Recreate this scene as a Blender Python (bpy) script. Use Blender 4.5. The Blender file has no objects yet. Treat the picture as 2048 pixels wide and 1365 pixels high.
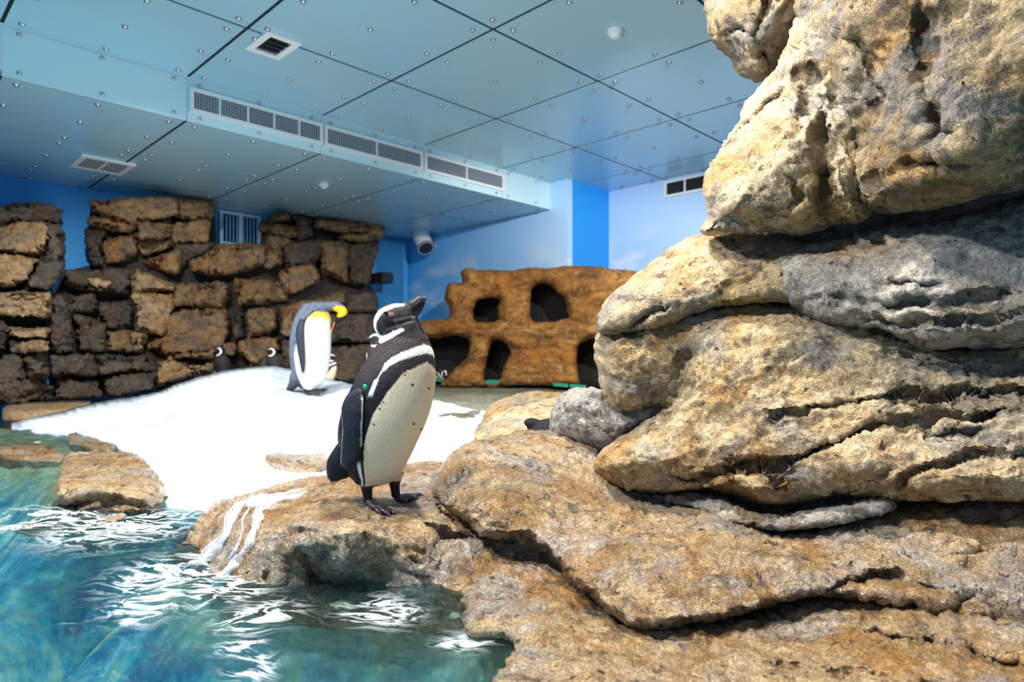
import bpy, bmesh, math, random
import numpy as np
from mathutils import Vector, Matrix

# ------------------------------------------------------------------ camera, world, lights, exposure
SC = bpy.context.scene
COL = SC.collection
F = 1309.0            # focal length in pixels of the 2048 x 1365 frame
HY = 715.0            # horizon row
CZ = 1.30             # eye height above the pool floor datum
TH = math.radians(45.56)   # room axes turned against the view
CT, ST = math.cos(TH), math.sin(TH)

cam_d = bpy.data.cameras.new('camera')
cam = bpy.data.objects.new('camera', cam_d); COL.objects.link(cam)
cam.location = (0, 0, CZ); cam.rotation_euler = (math.pi / 2, 0, 0)
cam_d.sensor_width = 36.0; cam_d.lens = F / 2048 * 36.0
cam_d.shift_y = (HY - 682.5) / 2048
cam_d.clip_start = 0.02; cam_d.clip_end = 60
cam_d.dof.use_dof = True; cam_d.dof.focus_distance = 1.78; cam_d.dof.aperture_fstop = 4.0
SC.camera = cam

SC.cycles.max_bounces = 7; SC.cycles.diffuse_bounces = 4; SC.cycles.glossy_bounces = 3; SC.cycles.transparent_max_bounces = 8
SC.view_settings.view_transform = 'Standard'
SC.view_settings.look = 'None'
SC.view_settings.gamma = 1.0
SC.view_settings.use_curve_mapping = False
SC.view_settings.exposure = 0.3

world = bpy.data.worlds.new('world'); SC.world = world; world.use_nodes = True
bg = world.node_tree.nodes['Background']
bg.inputs[0].default_value = (0.42, 0.64, 1.0, 1); bg.inputs[1].default_value = 0.5

def lamp(name, loc, target, power, color=(1, 1, 1), size=0.05, angle=150, blend=0.6):
    d = bpy.data.lights.new(name, 'SPOT'); d.energy = power; d.color = color
    d.shadow_soft_size = size; d.spot_size = math.radians(angle); d.spot_blend = blend
    o = bpy.data.objects.new(name, d); COL.objects.link(o); o.location = (loc[0], loc[1], CZ + loc[2])
    dirv = Vector((target[0], target[1], CZ + target[2])) - o.location
    o.rotation_euler = dirv.to_track_quat('-Z', 'Y').to_euler(); return o
WARM = (1.0, 0.96, 0.90)
lamp('key_floodlight', (-0.05, 2.15, 2.1), (0.1, 2.1, -0.4), 380, WARM, 0.07)
lamp('ledge_floodlight', (-1.0, 0.9, 2.1), (0.3, 1.9, -0.3), 235, WARM, 0.07)
lamp('snow_floodlight', (-1.7, 3.4, 2.1), (-1.7, 4.4, -0.4), 190, WARM, 0.06, 140)
lamp('stone_wall_floodlight', (-2.2, 3.3, 1.8), (-3.4, 6.4, 0.0), 430, WARM, 0.05, 66, 0.6)
lamp('cave_floodlight', (1.1, 3.7, 2.08), (0.9, 6.6, 0.0), 620, WARM, 0.06, 92, 0.5)
lamp('pool_floodlight', (-2.4, 1.6, 2.1), (-1.5, 2.0, -0.6), 380, (0.92, 0.97, 1.0), 0.08)

# ------------------------------------------------------------------ helpers
def P(px, py, Y):
    px = np.asarray(px, float); py = np.asarray(py, float); Y = np.asarray(Y, float)
    return np.stack([(px - 1024) / F * Y, Y + 0 * px, CZ - (py - HY) / F * Y], -1)
def UV(u, v, z=0.0):                      # room axes to world
    return Vector((u * CT - v * ST, u * ST + v * CT, CZ + z))
def on_v(px, py, v0):                     # pixel ray meets the plane v = v0 -> (u, z)
    rx = (px - 1024) / F; Y = v0 / (-rx * ST + CT)
    return rx * Y * CT + Y * ST, -(py - HY) / F * Y
def on_u(px, py, u0):
    rx = (px - 1024) / F; Y = u0 / (rx * CT + ST)
    return -rx * Y * ST + Y * CT, -(py - HY) / F * Y
def on_c(px, py, h):                      # pixel ray meets the ceiling at height h -> (u, v)
    Y = h * F / (HY - py); X = (px - 1024) / F * Y
    return X * CT + Y * ST, -X * ST + Y * CT

_rng = np.random.RandomState(7)
_perm = _rng.permutation(256); _perm = np.concatenate([_perm, _perm, _perm])
_grad = _rng.normal(size=(256, 3)); _grad /= np.linalg.norm(_grad, axis=1)[:, None]
def perlin(p):
    pi = np.floor(p).astype(int); pf = p - pi; pi = pi & 255
    w = pf * pf * pf * (pf * (pf * 6 - 15) + 10)
    out = 0
    for dx in (0, 1):
        wx = w[:, 0] if dx else 1 - w[:, 0]
        for dy in (0, 1):
            wy = w[:, 1] if dy else 1 - w[:, 1]
            for dz in (0, 1):
                wz = w[:, 2] if dz else 1 - w[:, 2]
                h = _perm[_perm[_perm[(pi[:, 0] + dx) & 255] + ((pi[:, 1] + dy) & 255)] + ((pi[:, 2] + dz) & 255)]
                out = out + wx * wy * wz * (_grad[h] * (pf - np.array([dx, dy, dz]))).sum(1)
    return out * 1.6
def fbm(p, octv=4, gain=0.5):
    a, s, t = 1.0, 1.0, 0
    for _ in range(octv):
        t = t + a * perlin(p * s + 13.7 * s); a *= gain; s *= 2.03
    return t

def mesh_obj(name, verts, faces, mat, parent=None, smooth=True):
    me = bpy.data.meshes.new(name)
    me.from_pydata([tuple(v) for v in verts], [], [tuple(int(i) for i in f) for f in faces])
    if smooth: me.shade_smooth()
    if mat is not None: me.materials.append(mat)
    o = bpy.data.objects.new(name, me); COL.objects.link(o)
    if parent is not None: o.parent = parent
    return o
def fast_mesh(name, V, Q, mat, parent=None, smooth=True):   # quads only, numpy arrays
    me = bpy.data.meshes.new(name)
    V = np.ascontiguousarray(V, np.float32); Q = np.ascontiguousarray(Q, np.int32)
    me.vertices.add(len(V)); me.vertices.foreach_set('co', V.ravel())
    me.loops.add(Q.size); me.loops.foreach_set('vertex_index', Q.ravel())
    me.polygons.add(len(Q)); me.polygons.foreach_set('loop_start', np.arange(0, Q.size, 4, dtype=np.int32))
    me.update(calc_edges=True); me.validate()
    if smooth: me.shade_smooth()
    if mat is not None: me.materials.append(mat)
    o = bpy.data.objects.new(name, me); COL.objects.link(o)
    if parent is not None: o.parent = parent
    return o
def bm_obj(name, bm, mat, parent=None, smooth=False):
    bmesh.ops.recalc_face_normals(bm, faces=bm.faces)
    me = bpy.data.meshes.new(name); bm.to_mesh(me); bm.free()
    if smooth: me.shade_smooth()
    if mat is not None: me.materials.append(mat)
    o = bpy.data.objects.new(name, me); COL.objects.link(o)
    if parent is not None: o.parent = parent
    return o
def bm_box(bm, c, ax, ay, az):            # centre and three half-axis vectors
    c, ax, ay, az = Vector(c), Vector(ax), Vector(ay), Vector(az)
    vs = [bm.verts.new(c + i * ax + j * ay + k * az) for i in (-1, 1) for j in (-1, 1) for k in (-1, 1)]
    for f in ((0, 1, 3, 2), (4, 6, 7, 5), (0, 4, 5, 1), (2, 3, 7, 6), (0, 2, 6, 4), (1, 5, 7, 3)):
        bm.faces.new([vs[i] for i in f])
DU = Vector((CT, ST, 0)); DV = Vector((-ST, CT, 0)); DZ = Vector((0, 0, 1))
def uvbox(bm, u0, u1, v0, v1, z0, z1):    # box in room axes, z relative to the eye
    bm_box(bm, UV((u0 + u1) / 2, (v0 + v1) / 2, (z0 + z1) / 2), DU * ((u1 - u0) / 2), DV * ((v1 - v0) / 2), DZ * ((z1 - z0) / 2))
def bm_cyl(bm, a, b, r0, r1=None, seg=16):
    a, b = Vector(a), Vector(b); r1 = r0 if r1 is None else r1
    d = (b - a); m = Matrix.Translation((a + b) / 2) @ d.to_track_quat('Z', 'Y').to_matrix().to_4x4()
    bmesh.ops.create_cone(bm, cap_ends=True, segments=seg, radius1=r0, radius2=r1, depth=d.length, matrix=m)
def tag(o, label=None, cat=None, group=None, kind=None):
    if label: o['label'] = label
    if cat: o['category'] = cat
    if group: o['group'] = group
    if kind: o['kind'] = kind
    return o
def empty(name, loc, label=None, cat=None, group=None, kind=None):
    o = bpy.data.objects.new(name, None); COL.objects.link(o); o.location = loc; o.empty_display_size = 0.05
    return tag(o, label, cat, group, kind)
def put(o, parent):                       # parent without moving (parents here carry only a location)
    o.parent = parent
    o.matrix_parent_inverse = Matrix.Translation(-Vector(parent.location))
    return o

# ------------------------------------------------------------------ materials
class NT:
    def __init__(s, name):
        s.m = bpy.data.materials.new(name); s.m.use_nodes = True; s.t = s.m.node_tree; s.n = s.t.nodes; s.l = s.t.links
        s.b = s.n['Principled BSDF']; s.out = s.n['Material Output']
        s.co = s.n.new('ShaderNodeTexCoord').outputs['Object']
    def link(s, a, b): s.l.new(a, b)
    def mapping(s, scale, rot=(0, 0, 0), src=None):
        m = s.n.new('ShaderNodeMapping'); m.inputs['Scale'].default_value = scale; m.inputs['Rotation'].default_value = rot
        s.link(src or s.co, m.inputs['Vector']); return m.outputs[0]
    def noise(s, scale, detail=6, rough=0.6, vec=None, dist=0.0):
        n = s.n.new('ShaderNodeTexNoise'); n.inputs['Scale'].default_value = scale; n.inputs['Detail'].default_value = detail
        n.inputs['Roughness'].default_value = rough; n.inputs['Distortion'].default_value = dist
        s.link(vec or s.co, n.inputs['Vector']); return n.outputs['Fac']
    def voro(s, scale, vec=None, feature='F1'):
        n = s.n.new('ShaderNodeTexVoronoi'); n.feature = feature; n.inputs['Scale'].default_value = scale
        s.link(vec or s.co, n.inputs['Vector']); return n.outputs['Distance']
    def ramp(s, fac, stops, interp='LINEAR'):
        r = s.n.new('ShaderNodeValToRGB'); r.color_ramp.interpolation = interp; e = r.color_ramp.elements
        while len(e) < len(stops): e.new(0.5)
        for el, (p, c) in zip(e, stops):
            el.position = p; el.color = (c, c, c, 1) if isinstance(c, (int, float)) else (c[0], c[1], c[2], 1)
        s.link(fac, r.inputs[0]); return r.outputs[0]
    def mix(s, fac, a, b, mode='MIX'):
        x = s.n.new('ShaderNodeMix'); x.data_type = 'RGBA'; x.blend_type = mode
        for sock, val in ((x.inputs[0], fac), (x.inputs[6], a), (x.inputs[7], b)):
            if hasattr(val, 'is_output') or hasattr(val, 'links'): s.link(val, sock)
            elif isinstance(val, (int, float)): sock.default_value = val
            else: sock.default_value = (val[0], val[1], val[2], 1)
        return x.outputs[2]
    def math(s, op, a, b=0.0):
        x = s.n.new('ShaderNodeMath'); x.operation = op
        for sock, val in ((x.inputs[0], a), (x.inputs[1], b)):
            if isinstance(val, (int, float)): sock.default_value = val
            else: s.link(val, sock)
        return x.outputs[0]
    def bump(s, h, strength, dist, prev=None):
        b = s.n.new('ShaderNodeBump'); b.inputs['Strength'].default_value = strength; b.inputs['Distance'].default_value = dist
        s.link(h, b.inputs['Height'])
        if prev is not None: s.link(prev, b.inputs['Normal'])
        s.link(b.outputs[0], s.b.inputs['Normal']); return b.outputs[0]
    def base(s, c):
        if hasattr(c, 'links'): s.link(c, s.b.inputs['Base Color'])
        else: s.b.inputs['Base Color'].default_value = (c[0], c[1], c[2], 1)
    def rough(s, v):
        if isinstance(v, (int, float)): s.b.inputs['Roughness'].default_value = v
        else: s.link(v, s.b.inputs['Roughness'])
    def set(s, **k):
        for a, v in k.items(): s.b.inputs[a.replace('_', ' ')].default_value = v
def plain(name, c, rough=0.5, metal=0.0, spec=0.5):
    t = NT(name); t.base(c); t.rough(rough); t.set(Metallic=metal); t.b.inputs['Specular IOR Level'].default_value = spec; return t.m

def rock_mat(name, pale, mid, ochre, grey, dark, rough=0.75, bump=1.0, patch=1.6, pits=True, strat=None, spec=0.4, wet=0.0):
    t = NT(name)
    warp = t.n.new('ShaderNodeTexNoise'); warp.inputs['Scale'].default_value = 4.0; warp.inputs['Detail'].default_value = 4; t.link(t.co, warp.inputs['Vector'])
    vadd = t.n.new('ShaderNodeVectorMath'); vadd.operation = 'MULTIPLY_ADD'; t.link(warp.outputs['Color'], vadd.inputs[0]); vadd.inputs[1].default_value = (0.16, 0.16, 0.16); t.link(t.co, vadd.inputs[2]); wv = vadd.outputs[0]
    n1 = t.noise(patch, 6, 0.66, dist=0.8); n2 = t.noise(patch * 2.3, 6, 0.68, vec=t.mapping((1, 1, 1.9), src=wv)); n3 = t.noise(patch * 8, 5, 0.75, vec=wv)
    c = t.ramp(n1, [(0.34, ochre), (0.44, mid), (0.53, pale), (0.62, mid), (0.70, ochre)])
    c = t.mix(t.ramp(n2, [(0.50, 0), (0.60, 0.9)]), c, grey)
    c = t.mix(t.ramp(n2, [(0.32, 0.9), (0.44, 0)]), c, ochre)
    c = t.mix(t.ramp(n3, [(0.36, 0.85), (0.48, 0)]), c, dark)
    c = t.mix(t.ramp(n3, [(0.55, 0), (0.70, 0.6)]), c, pale)
    if strat:
        ns = t.noise(strat, 6, 0.66, vec=t.mapping((0.5, 0.5, 3.0), (0.12, 0.1, 0), src=wv))
        c = t.mix(t.ramp(ns, [(0.38, 0.7), (0.50, 0)]), c, dark)
    h1 = t.noise(14, 7, 0.72, vec=wv, dist=0.3)
    ridg = t.math('ABSOLUTE', t.math('SUBTRACT', t.noise(30, 4, 0.65, vec=t.mapping((1, 1, 1.5), (0.25, 0.4, 0.1), src=wv), dist=0.6), 0.5))
    rid = t.ramp(ridg, [(0.0, 0), (0.07, 1)])
    scr = t.math('ABSOLUTE', t.math('SUBTRACT', t.noise(95, 2, 0.6, vec=t.mapping((1, 1, 1.4), (0.6, 0.3, 0.2), src=wv), dist=1.0), 0.5))
    sc = t.ramp(scr, [(0.0, 0), (0.10, 1)])
    nb = t.bump(h1, 0.9 * bump, 0.05)
    nb = t.bump(rid, 0.5 * bump, 0.012, nb)
    nb = t.bump(sc, 0.45 * bump, 0.006, nb)
    c = t.mix(t.math('MULTIPLY', t.math('SUBTRACT', 1.0, rid), 0.36), c, dark)
    c = t.mix(t.math('MULTIPLY', t.math('SUBTRACT', 1.0, sc), 0.22), c, dark)
    if pits:
        pn = t.ramp(t.noise(34, 3, 0.5, vec=wv), [(0.27, 0), (0.34, 1)]); c = t.mix(pn, dark, c); nb = t.bump(pn, 0.7 * bump, 0.015, nb)
    t.base(c)
    if isinstance(rough, tuple):
        t.rough(t.ramp(t.noise(6, 6, 0.65), [(0.38, rough[0]), (0.62, rough[1])]))
    else: t.rough(rough)
    t.b.inputs['Specular IOR Level'].default_value = spec
    if wet:
        t.link(t.ramp(t.noise(4.5, 5, 0.6), [(0.30, 0.15), (0.50, wet)]), t.b.inputs['Coat Weight']); t.b.inputs['Coat Roughness'].default_value = 0.16; t.b.inputs['Coat IOR'].default_value = 1.7; t.link(nb, t.b.inputs['Coat Normal'])
    return t.m

M = {}
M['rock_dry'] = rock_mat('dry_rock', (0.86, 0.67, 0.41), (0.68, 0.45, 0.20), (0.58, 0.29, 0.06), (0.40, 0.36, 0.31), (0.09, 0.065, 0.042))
M['rock_grey'] = rock_mat('grey_rock', (0.62, 0.56, 0.48), (0.45, 0.38, 0.30), (0.44, 0.29, 0.13), (0.31, 0.31, 0.32), (0.075, 0.068, 0.066))
M['rock_wet'] = rock_mat('wet_rock', (0.76, 0.54, 0.29), (0.52, 0.28, 0.075), (0.46, 0.20, 0.022), (0.56, 0.48, 0.40), (0.06, 0.032, 0.012), rough=(0.2, 0.55), patch=2.0, spec=0.6, wet=1.0, bump=1.2)
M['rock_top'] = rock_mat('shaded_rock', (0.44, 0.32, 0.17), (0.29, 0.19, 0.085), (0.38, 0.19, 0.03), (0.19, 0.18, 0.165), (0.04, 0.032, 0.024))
M['stone'] = rock_mat('wall_stone', (0.52, 0.32, 0.15), (0.38, 0.21, 0.085), (0.48, 0.22, 0.06), (0.24, 0.18, 0.13), (0.07, 0.05, 0.038), patch=1.3, pits=False, bump=0.9)
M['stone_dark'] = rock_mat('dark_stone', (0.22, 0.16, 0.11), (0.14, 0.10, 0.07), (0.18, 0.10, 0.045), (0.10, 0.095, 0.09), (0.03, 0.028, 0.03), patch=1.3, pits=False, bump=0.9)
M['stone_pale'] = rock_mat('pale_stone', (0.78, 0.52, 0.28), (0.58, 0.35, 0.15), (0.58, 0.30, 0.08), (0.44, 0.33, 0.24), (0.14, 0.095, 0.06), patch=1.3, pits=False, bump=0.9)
M['orange'] = rock_mat('orange_rock', (0.72, 0.36, 0.09), (0.58, 0.235, 0.04), (0.50, 0.165, 0.02), (0.38, 0.17, 0.045), (0.11, 0.045, 0.015), patch=1.2, pits=False, strat=2.6)
M['cave_dark'] = plain('cave_shade', (0.009, 0.008, 0.008), 0.9)  # near-black colour puts the shade inside the holes into the cave back
M['core'] = plain('rock_core', (0.035, 0.028, 0.024), 0.9)
t = NT('snow'); t.base(t.ramp(t.noise(3.5, 5, 0.6), [(0.35, (0.60, 0.70, 0.78)), (0.5, (0.78, 0.82, 0.86)), (0.65, (0.84, 0.86, 0.88))]))
t.rough(0.55); nb = t.bump(t.noise(9, 8, 0.7, vec=t.mapping((1, 1, 2))), 0.5, 0.05); t.bump(t.noise(60, 5, 0.7), 0.35, 0.01, nb)
t.b.inputs['Subsurface Weight'].default_value = 0.0; M['snow'] = t.m
M['panel'] = None
t = NT('ceiling_panel'); t.base((0.40, 0.66, 0.80)); t.rough(0.30); t.set(Metallic=0.2); M['panel'] = t.m
M['seam'] = plain('seam_black', (0.006, 0.008, 0.012), 0.8)
M['bolt'] = plain('bolt_steel', (0.55, 0.56, 0.58), 0.25, 1.0)
M['white'] = plain('white_plastic', (0.82, 0.84, 0.86), 0.4)
M['soffit'] = plain('soffit_panel', (0.60, 0.84, 0.90), 0.38, 0.1)
M['vent_dark'] = plain('vent_black', (0.012, 0.014, 0.02), 0.7)
M['grey_metal'] = plain('grey_metal', (0.45, 0.48, 0.52), 0.4, 0.5)
def sky_wall(name, deep, pale, uscale):
    t = NT(name)
    sep = t.n.new('ShaderNodeSeparateXYZ'); t.link(t.co, sep.inputs[0])
    g = t.ramp(t.math('MULTIPLY_ADD', sep.outputs['X'], uscale), [(0.0, deep), (1.0, pale)])
    cl = t.noise(1.5, 5, 0.55, vec=t.mapping((1, 1, 2.2)))
    zz = t.ramp(t.math('MULTIPLY', sep.outputs['Z'], 0.45), [(0.66, 1), (0.98, 0)])
    f = t.math('MULTIPLY', t.ramp(cl, [(0.54, 0), (0.70, 1)]), zz)
    t.base(t.mix(f, g, (0.86, 0.88, 0.93))); t.rough(0.5); return t.m
M['wall_deep'] = plain('deep_blue_paint', (0.015, 0.33, 0.86), 0.55)
M['door'] = plain('door_blue', (0.03, 0.24, 0.52), 0.45)
M['door_frame'] = plain('door_frame_blue', (0.08, 0.36, 0.70), 0.45)
M['bar_blue'] = plain('bar_paint', (0.40, 0.60, 0.85), 0.4)
M['glass_dark'] = plain('dark_glass', (0.01, 0.03, 0.07), 0.12)
M['green_mat'] = plain('green_turf', (0.02, 0.20, 0.12), 0.8)
M['black_box'] = plain('black_box', (0.015, 0.015, 0.02), 0.6)
def attr_mat(name, rough=0.55, bump=0.0, bscale=150, spec=0.18, sheen=0.0):
    t = NT(name); a = t.n.new('ShaderNodeAttribute'); a.attribute_name = 'Col'
    n = t.noise(bscale, 4, 0.7, vec=t.mapping((1, 1, 0.45)))
    t.base(t.mix(1.0, a.outputs['Color'], t.ramp(n, [(0.3, 0.92), (0.7, 1.06)]), 'MULTIPLY')); t.rough(rough)
    t.b.inputs['Specular IOR Level'].default_value = spec
    if bump: t.bump(n, bump, 0.004)
    return t.m
M['plumage'] = attr_mat('plumage', 0.5, 0.8, 170)
M['foot'] = None
t = NT('foot_skin'); t.base(t.ramp(t.noise(40, 4), [(0.35, (0.012, 0.010, 0.014)), (0.62, (0.05, 0.035, 0.045)), (0.75, (0.16, 0.10, 0.13))])); t.rough(0.35); t.bump(t.voro(220), 0.4, 0.003); M['foot'] = t.m

# water: clear tinted surface with fresnel gloss and a white mask: froth at the falls, painted reflections beyond
def water_mat():
    t = NT('pool_water'); t.n.remove(t.b)
    tr = t.n.new('ShaderNodeBsdfTransparent'); tr.inputs[0].default_value = (0.68, 0.92, 0.98, 1)
    gl = t.n.new('ShaderNodeBsdfGlossy'); gl.inputs['Roughness'].default_value = 0.04
    fr = t.n.new('ShaderNodeFresnel'); fr.inputs['IOR'].default_value = 1.5
    m1 = t.n.new('ShaderNodeMixShader'); t.link(fr.outputs[0], m1.inputs[0]); t.link(tr.outputs[0], m1.inputs[1]); t.link(gl.outputs[0], m1.inputs[2])
    b1 = t.n.new('ShaderNodeBump'); b1.inputs['Strength'].default_value = 0.9; b1.inputs['Distance'].default_value = 0.06
    t.link(t.noise(13, 7, 0.62, vec=t.mapping((1, 1.7, 1)), dist=1.6), b1.inputs['Height'])
    t.link(b1.outputs[0], gl.inputs['Normal']); t.link(b1.outputs[0], fr.inputs['Normal'])
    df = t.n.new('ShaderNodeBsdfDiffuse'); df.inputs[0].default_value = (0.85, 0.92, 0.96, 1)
    a = t.n.new('ShaderNodeAttribute'); a.attribute_name = 'foam_glint'
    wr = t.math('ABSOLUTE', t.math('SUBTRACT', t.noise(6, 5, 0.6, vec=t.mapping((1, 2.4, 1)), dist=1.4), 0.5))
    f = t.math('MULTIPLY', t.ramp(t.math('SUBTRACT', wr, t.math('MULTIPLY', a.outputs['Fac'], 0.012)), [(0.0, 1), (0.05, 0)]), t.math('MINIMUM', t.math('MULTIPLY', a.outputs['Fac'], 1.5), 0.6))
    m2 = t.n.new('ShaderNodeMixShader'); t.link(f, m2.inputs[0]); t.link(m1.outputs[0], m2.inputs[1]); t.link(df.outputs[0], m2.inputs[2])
    t.link(m2.outputs[0], t.out.inputs['Surface']); return t.m
M['water'] = water_mat()
t = NT('stream_water'); t.n.remove(t.b)
fa = t.n.new('ShaderNodeAttribute'); fa.attribute_name = 'flow'; ea = t.n.new('ShaderNodeAttribute'); ea.attribute_name = 'film'
tr = t.n.new('ShaderNodeBsdfTransparent'); df = t.n.new('ShaderNodeBsdfPrincipled'); df.inputs['Base Color'].default_value = (0.82, 0.88, 0.95, 1); df.inputs['Roughness'].default_value = 0.12
nn = t.noise(1.0, 6, 0.7, vec=fa.outputs['Vector'], dist=0.6)
mx = t.n.new('ShaderNodeMixShader'); t.link(t.math('MULTIPLY', t.ramp(nn, [(0.36, 0.05), (0.62, 0.95)]), ea.outputs['Fac']), mx.inputs[0])
t.link(tr.outputs[0], mx.inputs[1]); t.link(df.outputs[0], mx.inputs[2]); t.link(mx.outputs[0], t.out.inputs['Surface']); M['stream'] = t.m
t = NT('pool_floor'); t.base(t.ramp(t.noise(2.2, 6, 0.62, dist=2.5), [(0.36, (0.02, 0.22, 0.40)), (0.45, (0.07, 0.46, 0.60)), (0.53, (0.28, 0.68, 0.66)), (0.63, (0.74, 0.82, 0.56))])); t.rough(0.6); M['pool_floor'] = t.m  # pale mottling paints caustic light into the teal floor colour
M['platform'] = rock_mat('platform_rock', (0.42, 0.40, 0.30), (0.26, 0.27, 0.19), (0.30, 0.22, 0.10), (0.25, 0.30, 0.27), (0.07, 0.08, 0.06), rough=(0.08, 0.3), patch=1.4, pits=False, bump=0.5, spec=0.8)

# ------------------------------------------------------------------ relief solids: traced outline, own depth, thickness and back
def smooth_poly(poly, n=5):
    p = np.array(poly, float); k = len(p); out = []
    for i in range(k):
        p0, p1, p2, p3 = p[i - 1], p[i], p[(i + 1) % k], p[(i + 2) % k]
        for s in np.arange(n) / n:
            out.append(0.5 * ((2 * p1) + (p2 - p0) * s + (2 * p0 - 5 * p1 + 4 * p2 - p3) * s ** 2 + (3 * p1 - p0 - 3 * p2 + p3) * s ** 3))
    return np.array(out)
def seg_dist(pts, a, b):
    ab = b - a; t = np.clip(((pts - a) @ ab) / max(ab @ ab, 1e-9), 0, 1); q = a + t[:, None] * ab
    return np.linalg.norm(pts - q, axis=1), q
def poly_sd(pts, poly):
    d = np.full(len(pts), 1e9); near = pts.copy(); inside = np.zeros(len(pts), bool)
    for i in range(len(poly)):
        a, b = poly[i - 1], poly[i]
        dd, q = seg_dist(pts, a, b); m = dd < d; d[m] = dd[m]; near[m] = q[m]
        c = (a[1] > pts[:, 1]) != (b[1] > pts[:, 1])
        if c.any():
            x = (b[0] - a[0]) * (pts[:, 1] - a[1]) / (b[1] - a[1] + 1e-12) + a[0]
            inside ^= c & (pts[:, 0] < x)
    return np.where(inside, d, -d), near
def line_dist(pts, line):
    d = np.full(len(pts), 1e9)
    line = np.array(line, float)
    for a, b in zip(line[:-1], line[1:]): d = np.minimum(d, seg_dist(pts, a, b)[0])
    return d
def tps(ctrl, reg=1e-3):
    c = np.array(ctrl, float); xy = c[:, :2] / 500.0; w = 1.0 / c[:, 2]
    if len(c) == 1: return lambda p: np.full(len(p), w[0])
    if len(c) == 2:
        d = xy[1] - xy[0]; return lambda p: w[0] + (w[1] - w[0]) * (((p / 500.0 - xy[0]) @ d) / (d @ d))
    def U(r2): return np.where(r2 > 1e-12, r2 * np.log(r2 + 1e-12), 0)
    n = len(c); K = U(((xy[:, None] - xy[None]) ** 2).sum(-1)) + reg * np.eye(n)
    Pm = np.hstack([np.ones((n, 1)), xy]); A = np.zeros((n + 3, n + 3)); A[:n, :n] = K; A[:n, n:] = Pm; A[n:, :n] = Pm.T
    if n == 3: A[:n, :n] += np.eye(3) * 10
    s = np.linalg.lstsq(A, np.concatenate([w, np.zeros(3)]), rcond=None)[0]
    def f(p):
        q = p / 500.0; return U(((q[:, None] - xy[None]) ** 2).sum(-1)) @ s[:n] + s[n] + q @ s[n + 1:]
    return f
def normals(V, Q):
    n = np.cross(V[Q[:, 2]] - V[Q[:, 0]], V[Q[:, 3]] - V[Q[:, 1]]); out = np.zeros_like(V)
    for k in range(4): np.add.at(out, Q[:, k], n)
    return out / (np.linalg.norm(out, axis=1)[:, None] + 1e-12)

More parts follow.
